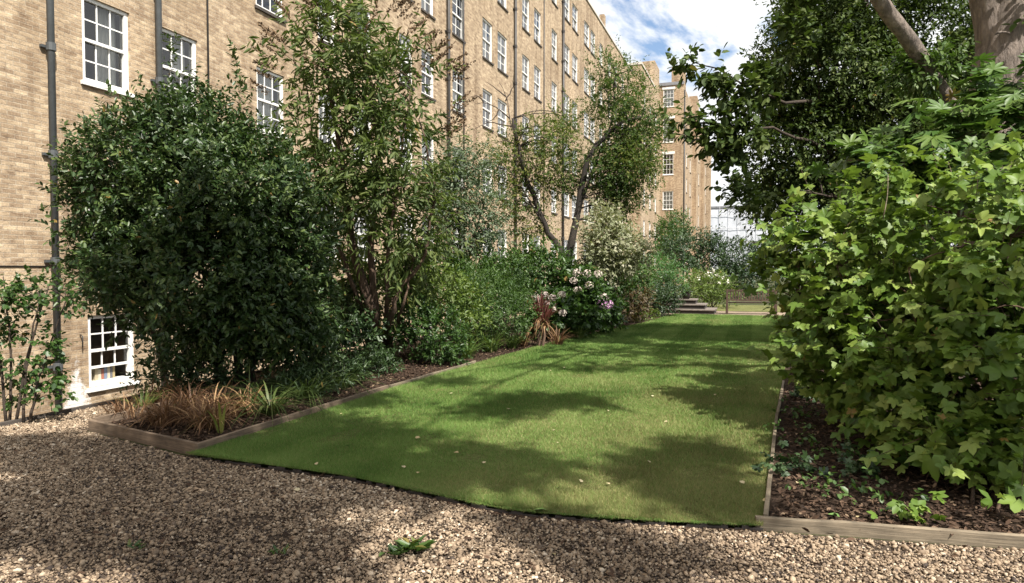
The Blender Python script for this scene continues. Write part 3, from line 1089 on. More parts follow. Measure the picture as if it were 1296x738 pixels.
# iron bracket on the wall left of the basement window
bq = on_x(101, 432, -D)
mb = MB()
mb.tube([bq + (.01, 0, .12), bq + (.07, 0, .1), bq + (.07, 0, -.1)], .012, 6)
mb.build('wall_hook', M['darkpipe'], blk, True)

# books standing behind the open basement sash
wa, wb = cols[3]
zs = rows[0][0] + .085
bk_cols = [(.42, .36, .24), (.5, .46, .36), (.30, .12, .08), (.16, .2, .28), (.45, .4, .3), (.12, .12, .13), (.35, .28, .15)]
bk_words = ['tan', 'cream', 'dark red', 'slate blue', 'pale buff', 'black', 'mustard']
yy = wa + (wb - wa) * .27
for k in range(7):
    th = .045 + .02 * rng.random()
    hh = .20 + .05 * rng.random()
    mb = MB()
    mb.box(-D - .30, -D - .185, yy, yy + th, zs, zs + hh)
    mb.box(-D - .29, -D - .1845, yy + .006, yy + th - .006, zs + hh * .12, zs + hh * .14)
    mb.box(-D - .29, -D - .1845, yy + .006, yy + th - .006, zs + hh * .82, zs + hh * .85)
    o = mb.build('book', plain('book_cover_' + bk_words[k].replace(' ', '_'), bk_cols[k], .6), None, bevel=.003)
    tag(o, bk_words[k] + ' book standing on the ledge inside the open basement window', 'book', 'books inside the basement window')
    yy += th + .006
mb = MB()
mb.box(-D - .34, -D - .17, wa + .1, wb - .1, zs - .05, zs - .002)
tag(mb.build('window_ledge', M['white']), 'white inner ledge carrying books behind the basement window', 'ledge')

# far continuation of the terrace: block with a stepped parapet
Yb = Y1 + .01
xb = on_y(811, 200, Yb)[0]
zb = on_y(805, 82, Yb)[2]
Yb1 = on_x(836, 200, xb)[1]
b2 = empty('terrace_block', (xb, Yb, -1.75), 'set forward brick block between long terrace and orange brick wing', 'building')
mb = MB()
L2 = Yb1 - Yb
c2 = [(1.8 + 4.1 * k, 3.0 + 4.1 * k) for k in range(int((L2 - 2) / 4.1))]
r2 = [(a, b) for a, b in rows[:6]] + [(17.6, 19.1)]
wall_panel(mb, (xb, Yb, 0), (0, 1, 0), (1, 0, 0), L2, -1.75, zb, c2, r2, lambda i, j: True)
mb.quad((xb, Yb, -1.75), (xb, Yb, zb), (-D - 12, Yb, zb), (-D - 12, Yb, -1.75))
mb.quad((xb, Yb, zb), (xb, Yb1, zb), (-D - 12, Yb1, zb), (-D - 12, Yb, zb))
mb.build('wall', [M['brick'], M['room']], b2)
mb = MB()
mb.box(xb - 2.5, xb - .05, Yb1 - 5, Yb1 - 1.2, zb - .05, on_y(826, 93, Yb1)[2])
mb.build('chimney', M['brick'], b2)
mb = MB()
mb.box(xb - 6, xb + .08, Yb - .07, Yb1 - 5.1, zb + .003, zb + .2)
mb.build('coping', M['stone'], b2)
for i in range(len(c2)):
    for j in range(7):
        make_window(b2, (xb, Yb, 0), (0, 1, 0), (1, 0, 0), *c2[i], *r2[j], simple=True, curtain=(0, 1, 0, 1) if rng.random() < .5 else None)

# orange wing at the end
Yc = Yb1 + .02
xc = on_y(864, 250, Yc)[0]
zc = on_y(850, 108, Yc)[2]
Yc1 = on_x(892, 250, xc)[1]
w3 = empty('end_wing', (xc, Yc, -1.75), 'orange brick end wing with white lintels over its windows', 'building')
mb = MB()
wx0 = xb - .3
Lc = xc - wx0
wz = []
for (yt, yb_) in ((113, 135), (150, 180), (195, 221), (242, 265)):
    wz.append((on_y(846, yb_, Yc)[2], on_y(846, yt, Yc)[2]))
wz = wz[::-1]
u0 = on_y(839, 200, Yc)[0] - wx0
u1 = on_y(852.5, 200, Yc)[0] - wx0
wall_panel(mb, (wx0, Yc, 0), (1, 0, 0), (0, -1, 0), Lc, -1.75, zc, [(u0, u1)], wz, lambda i, j: True)
side_c = [(4.0, 5.2), (9, 10.2), (17, 18.2), (23, 24.2), (31, 32.2), (38, 39.2)]
wall_panel(mb, (xc, Yc, 0), (0, 1, 0), (1, 0, 0), Yc1 - Yc, -1.75, zc, side_c, r2, lambda i, j: True)
mb.quad((wx0, Yc, zc), (xc, Yc, zc), (xc, Yc1, zc), (wx0, Yc1, zc))
mb.quad((xc, Yc1, -1.75), (xc, Yc1, zc), (wx0, Yc1, zc), (wx0, Yc1, -1.75))
mb.build('wall', [M['brick_far'], M['room']], w3)
for j in range(4):
    make_window(w3, (wx0, Yc, 0), (1, 0, 0), (0, -1, 0), u0, u1, *wz[j], lintel=j > 0, sill='white', simple=True, curtain=(0, 1, .1, 1) if j != 1 else None)
for cc in side_c:
    for j in range(7):
        make_window(w3, (xc, Yc, 0), (0, 1, 0), (1, 0, 0), *cc, *r2[j], simple=True)
mb = MB()
mb.box(xc - 1.45, xc + .02, Yc + .6, Yc + 2.6, zc - .1, on_y(858, 82, Yc)[2])
mb.build('chimney', M['brick_far'], w3)
for (ya, yb2, ex, top) in ((12.5, 15.5, .55, 1.6), (27, 29.5, .5, .3), (42, 45, .5, .3)):
    mb = MB()
    mb.box(xc - .5, xc + ex, Yc + ya, Yc + yb2, -1.75, zc + top)
    mb.build('chimney_breast', M['brick_far'], w3)
mb = MB()
mb.box(wx0, xc + .1, Yc - .12, Yc, zc + .003, zc + .35)
mb.build('parapet', M['lead'], w3)
mb = MB()
mb.tube([(xc + .1, Yc + .5, -1.7), (xc + .1, Yc + .5, zc - .5)], .08, 6)
mb.build('drainpipe', M['darkpipe'], w3, True)

# scaffolded building far off
Ys = 175.0
a = on_y(886, 262, Ys)
b = on_y(1010, 262, Ys)
zt = a[2]
s4 = empty('scaffolded_building', (a[0], Ys, 0), 'distant building wrapped in white scaffold sheeting', 'building')
mb = MB()
nx_, nz_ = 26, 8
xs = np.linspace(a[0], b[0], nx_ + 1)
zs_ = np.linspace(0, zt - .8, nz_ + 1)
jj = rng.normal(size=(nx_ + 1, nz_ + 1)) * .05
for i in range(nx_):
    for j in range(nz_):
        mb.quad((xs[i], Ys + jj[i, j], zs_[j]), (xs[i + 1], Ys + jj[i + 1, j], zs_[j]), (xs[i + 1], Ys + jj[i + 1, j + 1], zs_[j + 1]), (xs[i], Ys + jj[i, j + 1], zs_[j + 1]))
mb.build('sheeting', M['sheet'], s4)
mb = MB()
mb.box(a[0] + 1.5, b[0], Ys + .4, Ys + 14, zt - .8, zt + .1)
mb.build('roof', M['lead'], s4)
mb = MB()
mb.box(a[0] + .8, b[0] - .3, Ys + .6, Ys + 13.6, 0, zt - .9)
mb.build('wall', M['stone'], s4)
for k, x in enumerate(np.linspace(a[0] + .4, b[0] - .5, 11)):
    mb = MB()
    mb.tube([(x, Ys - .25, 0), (x, Ys - .25, zt + (2.6 if k % 2 else 1.4))], .05, 5)
    mb.build('scaffold_pole', M['steel'], s4)
for z in np.linspace(2, zt + 1.2, 6):
    mb = MB()
    mb.tube([(a[0], Ys - .33, z), (b[0], Ys - .33, z)], .06, 5)
    mb.build('ledger_tube', M['steel'], s4)

# ================================================================== BENCH, STEPS, POTS
bl = ground_at(919, 398)
br = bl + np.array([1.75, .12, 0])
ben = empty('park_bench', (bl[0], bl[1], 0), 'brown slatted wooden bench at the far end of the lawn', 'bench')
u = unit(br - bl)
v = np.array([-u[1], u[0], 0])
Z3 = np.array([0, 0, 1.0])
L = 1.75
for (s, f) in ((0, 0), (L - .07, 0), (0, .52), (L - .07, .52)):
    mb = MB()
    mb.obox(bl + u * s + v * f, u * .07, v * .07, Z3 * (.92 if f == 0 else .62))
    mb.build('leg', M['benchwood'], ben)
mb = MB()
for k in range(5):
    mb.obox(bl + u * .0 + v * (.09 + k * .1) + Z3 * .42, u * L, v * .085, Z3 * .03)
mb.build('seat', M['benchwood'], ben)
mb = MB()
mb.obox(bl + u * .072 + v * .01 + Z3 * .84, u * (L - .144), v * .045, Z3 * .075)
mb.obox(bl + u * .072 + v * .01 + Z3 * .50, u * (L - .144), v * .045, Z3 * .05)
for k in range(17):
    mb.obox(bl + u * (.12 + k * .093) + v * .022 + Z3 * .551, u * .045, v * .018, Z3 * .288)
mb.build('backrest', M['benchwood'], ben)
for s in (0, L - .07):
    mb = MB()
    mb.obox(bl + u * (s - .005) + v * .071 + Z3 * .62, u * .08, v * .55, Z3 * .035)
    mb.build('armrest', M['benchwood'], ben)

sa = ground_at(850, 397)
se = ground_at(906, 397)
st = empty('garden_steps', (sa[0], sa[1], 0), 'low flight of dark stone steps beside the far shrubs', 'steps')
for k, (e, zt_) in enumerate(((0, .17), (.36, .34), (.72, .51))):
    mb = MB()
    w_ = se[0] - sa[0] - e
    y_ = sa[1] + .36 * k
    mb.box(sa[0] - 1.0, sa[0] + w_ - .03, y_ + .04, y_ + 1.6 - .3 * k, zt_ - .17 + .002, zt_ - .05, 1)
    mb.box(sa[0] - 1.0, sa[0] + w_, y_, y_ + 1.64 - .3 * k, zt_ - .05, zt_, 0)
    mb.build('step', [M['step'], M['edging']], st, bevel=.01)


def lathe(mb, c, prof, n=20, mi=0):
    k = len(prof)
    vs = []
    for (r, z) in prof:
        for j in range(n):
            a = 2 * math.pi * j / n
            vs.append((c[0] + r * math.cos(a), c[1] + r * math.sin(a), c[2] + z))
    fs = [(i * n + j, i * n + (j + 1) % n, (i + 1) * n + (j + 1) % n, (i + 1) * n + j) for i in range(k - 1) for j in range(n)]
    fs.append(tuple(range(n - 1, -1, -1)))
    mb.add(vs, fs, mi)


pc = np.array([sa[0] + .42, sa[1] + 1.1, .512])
pot = empty('plant_pot', pc, 'dark round pot standing on the top garden step', 'plant pot')
mb = MB()
lathe(mb, pc, [(.12, 0), (.17, .2), (.19, .27), (.205, .27), (.205, .31), (.18, .31), (.17, .27), (.0, .26)])
mb.build('pot', M['edging'], pot, True)
crown('foliage', pot, M['l_green'], [[pc[0], pc[1], pc[2] + .4, .22, .22, .18]], 22, 3, 5, .07, SIMPLE, .12, .04)

# ================================================================== TREES AND SHRUBS


def limb(mb, pts, r0, r1, n=14, sides=8, wob=0.0):
    p = spline(pts, n)
    if wob:
        p[1:-1] += rng.normal(size=(n - 2, 3)) * wob
    mb.tube(p, np.linspace(r0, r1, n) * (1 + rng.normal(size=n) * .03), sides)
    return p


def branch_to(mb, src, targets, r0=.03, r1=.006, sides=5):
    """side branches from the nearest lower point of a limb to leaf clumps"""
    src = np.asarray(src)
    for t in targets:
        d = np.linalg.norm(src - t, axis=1) + np.where(src[:, 2] > t[2], 1.5, 0) * 1.0
        s = src[np.argmin(d)]
        mid = (s + t) / 2 + rng.normal(size=3) * .06 * np.linalg.norm(t - s) + np.array([0, 0, .05])
        limb(mb, [s, mid, t], r0, r1, 6, sides)


# ---- cherry laurel by the wall
g0 = ground_at(300, 488)
lau = empty('laurel_tree', (g0[0], g0[1], 0.03), 'large dense dark green laurel in front of the basement window', 'tree')
LD = 8.9
blobs = [pb(190, 225, 85, 88, LD, 1.0), pb(290, 255, 95, 95, LD, 1.2), pb(358, 315, 52, 78, LD + .2, .9), pb(250, 345, 120, 85, LD - .1, 1.3),
         pb(148, 275, 42, 75, LD, .7), pb(250, 170, 55, 45, LD, .7), pb(345, 395, 75, 55, LD + .3, .9), pb(168, 340, 52, 48, LD, .7), pb(300, 405, 78, 36, LD + .3, .7)]
shoots = []
for (x0, y0, x1, y1, k) in ((305, 170, 297, 70, 8), (318, 175, 308, 110, 4), (215, 140, 222, 52, 7), (228, 140, 238, 95, 4), (262, 140, 258, 108, 3), (190, 150, 183, 112, 3),
                            (120, 200, 96, 165, 3), (95, 240, 78, 250, 3), (115, 330, 84, 332, 3), (200, 400, 178, 418, 3), (150, 390, 118, 392, 3), (412, 290, 432, 262, 3)):
    for t in np.linspace(0, 1, k):
        p = at(x0 + (x1 - x0) * t, y0 + (y1 - y0) * t, LD + .1)
        d = at(x1, y1, LD) - at(x0, y0, LD)
        shoots.append([*p, *unit(d)])
co, C, tws = crown('crown', lau, M['l_laurel'], blobs, 1800, 6, 9, .085, SIMPLE, .22, .09, shell=.62, up=.35, flat=.5, zmin=.3)
crown('foliage', lau, M['l_laurel'], [pb(330, 450, 90, 32, LD + .5, .6), pb(235, 440, 40, 36, LD + .6, .5), pb(400, 435, 45, 40, LD + .8, .5)], 85, 4, 7, .08, SIMPLE, .22, .09, shell=.2, up=.2, flat=.5, zmin=.1)
sh = np.array(shoots)
crown('foliage', lau, M['l_laurel'], [[*sh[0, :3], .02, .02, .02]], 1, 3, 6, .085, SIMPLE, .16, .03, up=.4, flat=.5, extra=sh, lvshift=.15)
mb = MB()
src = []
for (bx, x1, y1, x2, y2, r) in ((300, 300, 400, 285, 250, .07), (292, 240, 400, 190, 250, .05), (306, 345, 400, 360, 300, .05), (210, 195, 420, 160, 300, .045), (272, 275, 410, 235, 280, .04), (320, 318, 420, 320, 320, .035)):
    b = ground_at(bx, 490 if bx != 210 else 478)
    src.append(limb(mb, [b - (0, 0, .03), at(x1, y1, LD + .2), at(x2, y2, LD)], r, r * .4, 12, 8, .012))
src = np.vstack(src)
branch_to(mb, src, C[rng.choice(len(C), 90, False)], .018, .005)
mb.build('trunk', M['bark_dark'], lau, True)

# ---- slim sapling at the far left
sp = ground_at(22, 532)
sap = empty('sapling', (sp[0], sp[1], 0), 'slim leafy sapling with thin stems beside the drainpipe at the kerb', 'sapling')
SDP = 7.35
blobs = [pb(45, 372, 48, 20, SDP, .3), pb(10, 400, 25, 60, SDP, .3), pb(82, 385, 22, 16, SDP, .2), pb(50, 450, 26, 45, SDP, .25), pb(15, 480, 18, 40, SDP, .2), pb(62, 495, 18, 16, SDP, .15), pb(-25, 400, 40, 90, SDP, .4)]
co, C, tws = crown('crown', sap, M['l_green'], blobs, 120, 4, 5, .065, ROUND, .15, .06, shell=.3, up=.1, flat=.9, zmin=.1, lvshift=-.2)
mb = MB()
src = []
for (x0, x1, y1, x2, y2) in ((12, 14, 440, 4, 350), (20, 40, 430, 62, 362), (30, 36, 450, 50, 380), (38, 52, 470, 84, 380), (8, -5, 430, -20, 340)):
    src.append(limb(mb, [ground_at(x0, 536), at(x1, y1, SDP), at(x2, y2, SDP)], .017, .006, 10, 6, .006))
branch_to(mb, np.vstack(src), C[rng.choice(len(C), 60, False)], .006, .003, 4)
mb.build('trunk', M['bark_dark'], sap, True)

# ---- tall multi-stemmed buddleia
b0 = ground_at(480, 452)
bud = empty('buddleia_tree', (b0[0], b0[1], 0.03), 'tall airy multi-stemmed tree with brown flower spikes at its top', 'tree')
BD = 10.9
blobs = [pb(450, 85, 70, 75, BD, 1.0), pb(400, 62, 34, 52, BD, .7), pb(510, 115, 48, 75, BD, .8), pb(440, 180, 60, 70, BD, 1.0), pb(510, 205, 50, 70, BD, .9), pb(414, 150, 28, 42, BD, .6),
         pb(460, 270, 65, 50, BD, .9), pb(520, 290, 42, 50, BD, .8), pb(415, 235, 35, 55, BD, .6), pb(425, 30, 55, 28, BD, .8), pb(452, 335, 45, 40, BD + .9, .5), pb(512, 345, 36, 40, BD + .9, .5), pb(535, 325, 26, 30, BD + .6, .5)]
co, C, tws = crown('crown', bud, M['l_budd'], blobs, 320, 4, 8, .17, NARROW, .42, .17, shell=.35, up=.35, flat=.35, hang=.45, droop=.1, zmin=.5, lvshift=.12)
mb = MB()
src = []
for pts, r0, r1 in (([(473, 452), (470, 390), (446, 314), (436, 230), (420, 130), (408, 50)], .095, .016), ([(478, 452), (474, 380), (470, 302), (478, 220), (470, 120), (452, 35)], .075, .014),
                    ([(489, 450), (495, 400), (510, 362), (540, 318), (548, 240), (530, 150)], .055, .012), ([(485, 452), (490, 380), (492, 300), (508, 200), (520, 110)], .05, .012),
                    ([(470, 452), (455, 380), (425, 300), (400, 200), (388, 110)], .045, .01), ([(492, 448), (508, 395), (520, 345), (535, 300)], .03, .008)):
    w = [ground_at(*pts[0]) - (0, 0, .03)] + [at(x, y, BD + .35 * (1 - k / 5)) for k, (x, y) in enumerate(pts[1:])]
    src.append(limb(mb, w, r0, r1, 18, 8, .015))
src = np.vstack(src)
branch_to(mb, src, C[rng.choice(len(C), 120, False)], .014, .004)
mb.build('trunk', M['bark_red'], bud, True)
# spent flower spikes: brown cones of many little florets, at the outer top
spk = []
for (x, y) in [(338 + 34 * t + rng.normal() * 5, 112 - 105 * t + rng.normal() * 8) for t in rng.random(20)] + [(380 + 130 * t, -6 + rng.random() * 30) for t in rng.random(22)] + \
        [(495 + 72 * t + rng.normal() * 5, 6 + 92 * t + rng.normal() * 7) for t in rng.random(24)] + [(566 + rng.normal() * 5, 85 + 95 * t) for t in rng.random(16)] + [(400 + 140 * rng.random(), 30 + 70 * rng.random()) for _ in range(6)]:
    p = at(x, y, BD - .5 + rng.normal() * .4)
    d = unit((x - 450) / 95 * RT + np.array([0, 0, .75]) + rng.normal(size=3) * .22)
    spk.append((p, d))
Pf, Tf = [], []
for p, d in spk:
    k = 40
    s = rng.random(k)
    pr = p + d * (s * .34)[:, None] + sph(k) * (.024 * (1.15 - s))[:, None]
    Pf.append(pr)
    Tf.append(unit(d + sph(k) * .9))
Pf, Tf = np.vstack(Pf), np.vstack(Tf)
leaves('flower_spikes', Pf, Tf, sph(len(Pf)), rng.uniform(.025, .045, len(Pf)), rng.random(len(Pf)), ROUND, M['spike'], bud)

# ---- grey-green small tree behind
t0 = at(588, 400, 16.0)
oli = empty('willow_leaved_pear_tree', (t0[0], t0[1], .03), 'grey-green small tree between the multi-stemmed tree and the thin drainpipe', 'tree')
oli.name = 'small_tree'
ODp = 16.0
blobs = [pb(585, 215, 32, 35, ODp, .8), pb(590, 270, 48, 45, ODp, 1.0), pb(560, 250, 30, 60, ODp, .9), pb(615, 285, 28, 38, ODp, .7), pb(575, 320, 38, 30, ODp, .8), pb(600, 200, 18, 18, ODp, .5)]
co, C, tws = crown('crown', oli, M['l_olive'], blobs, 420, 4, 8, .085, SIMPLE, .32, .14, shell=.4, up=.2, flat=.4, hang=.4)
mb = MB()
src = []
for (x1, y1, x2, y2) in ((585, 330, 575, 220), (595, 330, 612, 260), (580, 340, 555, 250)):
    src.append(limb(mb, [(t0[0], t0[1], 0), at(x1, y1, ODp), at(x2, y2, ODp)], .06, .015, 10, 6, .02))
branch_to(mb, np.vstack(src), C[rng.choice(len(C), 50, False)], .015, .005, 4)
mb.build('trunk', M['bark_dark'], oli, True)

# ---- two-limbed tree in the border with a dead branch
AD = 18.5
AQ = AD + .5
t0 = at(716, 400, AD)
ace = empty('two_limbed_tree', (t0[0], t0[1], .03), 'open tree with two dark leaning limbs and yellowish leaves by the terrace', 'tree')
blobs = [pb(783, 120, 40, 40, AQ, 1.0), pb(800, 165, 38, 45, AQ, 1.1), pb(765, 215, 45, 45, AQ, 1.1), pb(790, 230, 32, 45, AQ, .9), pb(828, 160, 14, 16, AQ, .5), pb(775, 88, 22, 18, AQ, .6),
         pb(712, 225, 22, 26, AQ + .3, .6), pb(800, 205, 30, 50, AQ, .8), pb(772, 262, 30, 22, AQ + .2, .7)]
co, C, tws = crown('crown', ace, M['l_acer'], blobs, 720, 5, 8, .085, SIMPLE, .32, .14, shell=.35, up=.05, flat=.9, hang=.25, lvshift=-.12)
blobs2 = [pb(690, 175, 45, 20, AQ - .3, .8), pb(640, 200, 30, 28, AQ - .3, .7), pb(652, 245, 30, 28, AQ - .3, .7), pb(690, 215, 35, 28, AQ - .3, .8), pb(815, 205, 16, 22, AD - .6, .4), pb(675, 285, 30, 22, AQ, .6), pb(715, 150, 18, 14, AQ, .5)]
co2, C2, tws2 = crown('yellowing_crown', ace, M['l_acer'], blobs2, 420, 4, 8, .085, SIMPLE, .34, .18, shell=.3, up=.05, flat=.9, hang=.25, lvshift=.16)
mb = MB()
A = limb(mb, [(t0[0], t0[1], 0), at(714, 330, AD), at(690, 288, AD), at(667, 225, AD), at(656, 185, AD), at(649, 150, AD)], .10, .035, 20, 8, .02)
B_ = limb(mb, [(t0[0] + .05, t0[1], 0), at(720, 325, AD), at(731, 275, AD), at(741, 215, AD), at(760, 178, AD), at(785, 155, AD), at(812, 148, AD)], .12, .03, 20, 8, .02)
C_ = limb(mb, [at(733, 265, AD), at(750, 215, AD + .3), at(775, 150, AD + .3), at(780, 95, AD + .2)], .05, .012, 12, 6, .02)
D_ = limb(mb, [at(690, 288, AD), at(672, 255, AD - .2), at(645, 215, AD - .3)], .03, .01, 8, 6, .02)
branch_to(mb, np.vstack([B_, C_]), C[rng.choice(len(C), 80, False)], .02, .006, 4)
branch_to(mb, np.vstack([A, D_]), C2[rng.choice(len(C2), 45, False)], .016, .005, 4)
mb.build('trunk', M['bark_shaded'], ace, True)
mb = MB()
for pts in ([(656, 185), (645, 150), (640, 120), (632, 105)], [(645, 150), (632, 138), (612, 130), (600, 132)], [(640, 128), (648, 112), (650, 96)], [(656, 180), (672, 150), (680, 135)], [(648, 160), (620, 155), (598, 165)], [(640, 122), (628, 112), (616, 104)],
            [(632, 138), (625, 150), (612, 155)], [(655, 185), (640, 178), (622, 184)], [(612, 130), (604, 122), (596, 122)]):
    limb(mb, [at(x, y, AD + rng.normal() * .1) for x, y in pts], .02, .005, 8, 5, .012)
mb.build('dead_branch', M['bark_dark'], ace, True)


def shrub(name, label, mat, blobs, nclump, tw, lp, leaf, tmpl, twig=.2, spread=.08, cat='shrub', stem=M['bark_dark'], group=None, **kw):
    B = np.array(blobs)
    c = B[:, :3].mean(0)
    r = empty(name, (c[0], c[1], .03), label, cat, group)
    o, C, t = crown('foliage', r, mat, blobs, nclump, tw, lp, leaf, tmpl, twig, spread, **kw)
    mb = MB()
    for k in range(7):
        a = rng.random() * 6.28
        b = np.array([c[0] + .12 * math.cos(a), c[1] + .12 * math.sin(a), 0])
        tgt = C[rng.integers(len(C))]
        limb(mb, [b, (b + tgt) / 2 + rng.normal(size=3) * .05 + (0, 0, .1), tgt], .018, .005, 7, 5)
    mb.build('stem', stem, r, True)
    return r, C


shrub('rounded_shrub', 'rounded dark green shrub at the lawn edge right of the multi-stemmed tree', M['l_green'],
      [pb(545, 425, 40, 32, 11.7, .5), pb(520, 405, 26, 32, 11.9, .4), pb(565, 440, 28, 24, 11.6, .4)], 210, 4, 7, .075, SIMPLE, .16, .07, lvshift=-.15)
shrub('yellow_green_shrub', 'sunlit yellow-green shrub rising behind the rounded dark shrub', M['l_lime'],
      [pb(560, 368, 36, 24, 12.7, .5), pb(530, 380, 24, 32, 12.8, .4), pb(585, 395, 28, 24, 12.9, .4)], 150, 4, 7, .085, SIMPLE, .2, .09, lvshift=-.1)
shrub('feathery_shrub', 'loose feathery green shrub behind the strappy plants', M['l_green'],
      [pb(622, 385, 40, 36, 14.0, .7), pb(645, 405, 28, 28, 13.8, .5), pb(605, 415, 26, 24, 13.6, .4), pb(595, 375, 30, 30, 14.2, .6)], 360, 4, 9, .07, NARROW, .3, .1, lvshift=.08, up=.5)
shrub('mixed_shrub', 'dense mid-green shrub at the foot of the grey-green small tree', M['l_green'],
      [pb(600, 352, 40, 22, 15.6, .6), pb(640, 345, 30, 20, 16.0, .6), pb(565, 350, 26, 26, 15.4, .5), pb(620, 370, 44, 24, 15.2, .6)], 260, 4, 7, .10, SIMPLE, .24, .11, lvshift=.05)
shrub('broad_shrub', 'broad mid-green shrub below the two-limbed tree', M['l_green'],
      [pb(680, 345, 46, 26, 17.4, .8), pb(650, 352, 30, 26, 17.2, .6), pb(728, 358, 28, 22, 17.4, .6)], 240, 4, 7, .13, SIMPLE, .3, .12)
shrub('pale_shrub', 'pale silvery shrub standing right of the two dark limbs', M['l_silver'],
      [pb(768, 302, 24, 32, 17.3, .6), pb(788, 320, 24, 24, 17.6, .6), pb(758, 334, 20, 14, 17.2, .4)], 330, 4, 7, .11, SIMPLE, .28, .12)
shrub('bronze_shrub', 'bronze red-leaved shrub between hydrangea and dark bush', M['l_red'],
      [pb(798, 382, 22, 20, 20.6, .5), pb(780, 392, 16, 14, 20.2, .4)], 110, 4, 7, .10, SIMPLE, .22, .1)
shrub('bright_green_shrub', 'bright green feathery shrub against the end of the terrace', M['l_bright'],
      [pb(825, 345, 26, 17, 25, .8), pb(808, 355, 16, 22, 24.5, .6), pb(848, 358, 18, 16, 25.5, .6)], 170, 4, 8, .12, NARROW, .4, .15, up=.5)
shrub('low_dark_bush', 'low dark rounded bush left of the stone steps', M['l_dark'],
      [pb(842, 375, 20, 20, 23.6, .6), pb(828, 385, 14, 12, 23.0, .4)], 120, 4, 7, .09, SIMPLE, .2, .08)
shrub('edge_plant', 'low light-green mound at the lawn edge below the bronze shrub', M['l_lime'],
      [pb(820, 402, 13, 8, 21.6, .3), pb(806, 406, 10, 6, 21.0, .25)], 70, 3, 6, .09, SIMPLE, .14, .06, cat='plant')
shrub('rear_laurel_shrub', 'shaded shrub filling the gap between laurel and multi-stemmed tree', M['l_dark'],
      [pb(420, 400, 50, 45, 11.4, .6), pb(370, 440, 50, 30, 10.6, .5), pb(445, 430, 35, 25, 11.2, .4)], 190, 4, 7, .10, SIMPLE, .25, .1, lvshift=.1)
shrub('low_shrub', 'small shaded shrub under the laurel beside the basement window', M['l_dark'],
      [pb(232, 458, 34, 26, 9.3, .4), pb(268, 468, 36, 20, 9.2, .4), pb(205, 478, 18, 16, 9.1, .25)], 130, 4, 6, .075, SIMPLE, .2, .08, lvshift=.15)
shrub('mixed_shrub', 'light green shrub seen between the stems of the multi-stemmed tree', M['l_lime'],
      [pb(470, 385, 40, 42, 13.2, .6), pb(515, 350, 34, 36, 13.6, .6), pb(430, 360, 30, 40, 13.0, .5)], 230, 4, 7, .10, SIMPLE, .26, .12, lvshift=-.2)
rs, C = shrub('flowering_shrub', 'loose shrub with white flowers behind the bench', M['l_lime'],
              [pb(902, 360, 24, 15, 29.5, .8), pb(880, 366, 18, 14, 29, .7), pb(918, 372, 14, 14, 29, .6)], 150, 4, 7, .11, SIMPLE, .3, .14, lvshift=-.05)
for (x, y) in ((902, 345), (908, 349), (915, 352), (896, 347), (921, 357), (884, 352), (910, 358), (903, 342)):
    p = at(x, y, 28.4)
    leaves('flower', p + sph(16) * .05, sph(16), sph(16) * .4 + [0, 0, 1], rng.uniform(.06, .1, 16), rng.random(16), ROUND, M['bloom_w'], rs)
shrub('hedge', 'tall dark evergreen clump in front of the brick end wing', M['l_dark'],
      [pb(880, 318, 34, 24, 38, 1.2), pb(862, 330, 24, 28, 36, 1.0), pb(905, 325, 28, 24, 38, 1.0)], 300, 4, 7, .16, SIMPLE, .4, .18, cat='hedge')
shrub('hedge', 'dark evergreen clump behind the bench below the scaffolded building', M['l_dark'],
      [pb(940, 328, 34, 22, 40, 1.2), pb(970, 330, 30, 26, 39, 1.0), pb(955, 350, 40, 26, 38, 1.0), pb(920, 350, 26, 22, 38, .8)], 320, 4, 7, .16, SIMPLE, .4, .18, cat='hedge', lvshift=-.2)
shrub('wing_tree', 'slender mid-green tree at the corner of the orange brick wing', M['l_green'],
      [pb(845, 300, 13, 24, 48, .9), pb(858, 285, 10, 16, 50, .8), pb(835, 310, 8, 18, 47, .6)], 140, 4, 7, .2, SIMPLE, .5, .22, cat='tree')
shrub('understory_shrub', 'dull green low shrub between the pale shrub and hydrangea', M['l_green'],
      [pb(770, 355, 30, 22, 19.6, .6), pb(800, 350, 22, 18, 21, .6)], 150, 4, 7, .11, SIMPLE, .26, .12, lvshift=.05)
shrub('variegated_shrub', 'small yellow variegated shrub at the foot of the lobed-leaf bush', M['l_lime'],
      [pb(1032, 494, 15, 11, 8.6, .14)], 38, 4, 6, .07, SIMPLE, .1, .03, lvshift=.3)

# ---- hydrangea with separate flower heads
rh, C = shrub('hydrangea', 'hydrangea bush with dusty pink and purple flower heads', M['l_green'],
              [pb(700, 398, 30, 26, 15.9, .6), pb(735, 390, 34, 34, 16.4, .7), pb(762, 395, 22, 24, 17.3, .5), pb(735, 362, 22, 18, 16.6, .5), pb(680, 395, 18, 18, 15.6, .4)], 240, 4, 7, .13, ROUND, .2, .09, lvshift=-.12)
heads = [(669, 374, 0), (678, 377, 0), (689, 373, 0), (699, 377, 0), (711, 373, 0), (691, 390, 0), (699, 391, 0), (685, 398, 0), (693, 384, 0), (726, 355, 0), (730, 345, 0), (743, 346, 0), (746, 361, 0), (731, 367, 0),
         (765, 376, 0), (770, 385, 1), (762, 384, 1), (725, 405, 0), (712, 396, 0), (664, 386, 0), (757, 347, 0)]
for (x, y, pp) in heads:
    p = at(x, y, 15.3 if x < 715 else 15.9)
    k = 60
    d = sph(k)
    d[:, 2] = d[:, 2] * .8
    r_ = (.082 + .025 * rng.random()) * (1.3 if pp else 1)
    leaves('flower_head', p + d * r_, unit(np.cross(d, sph(k))), d, rng.uniform(.038, .055, k), np.clip(rng.normal(.45, .3, k), 0, 1), ROUND, M['bloom_p'] if pp else M['bloom'], rh)

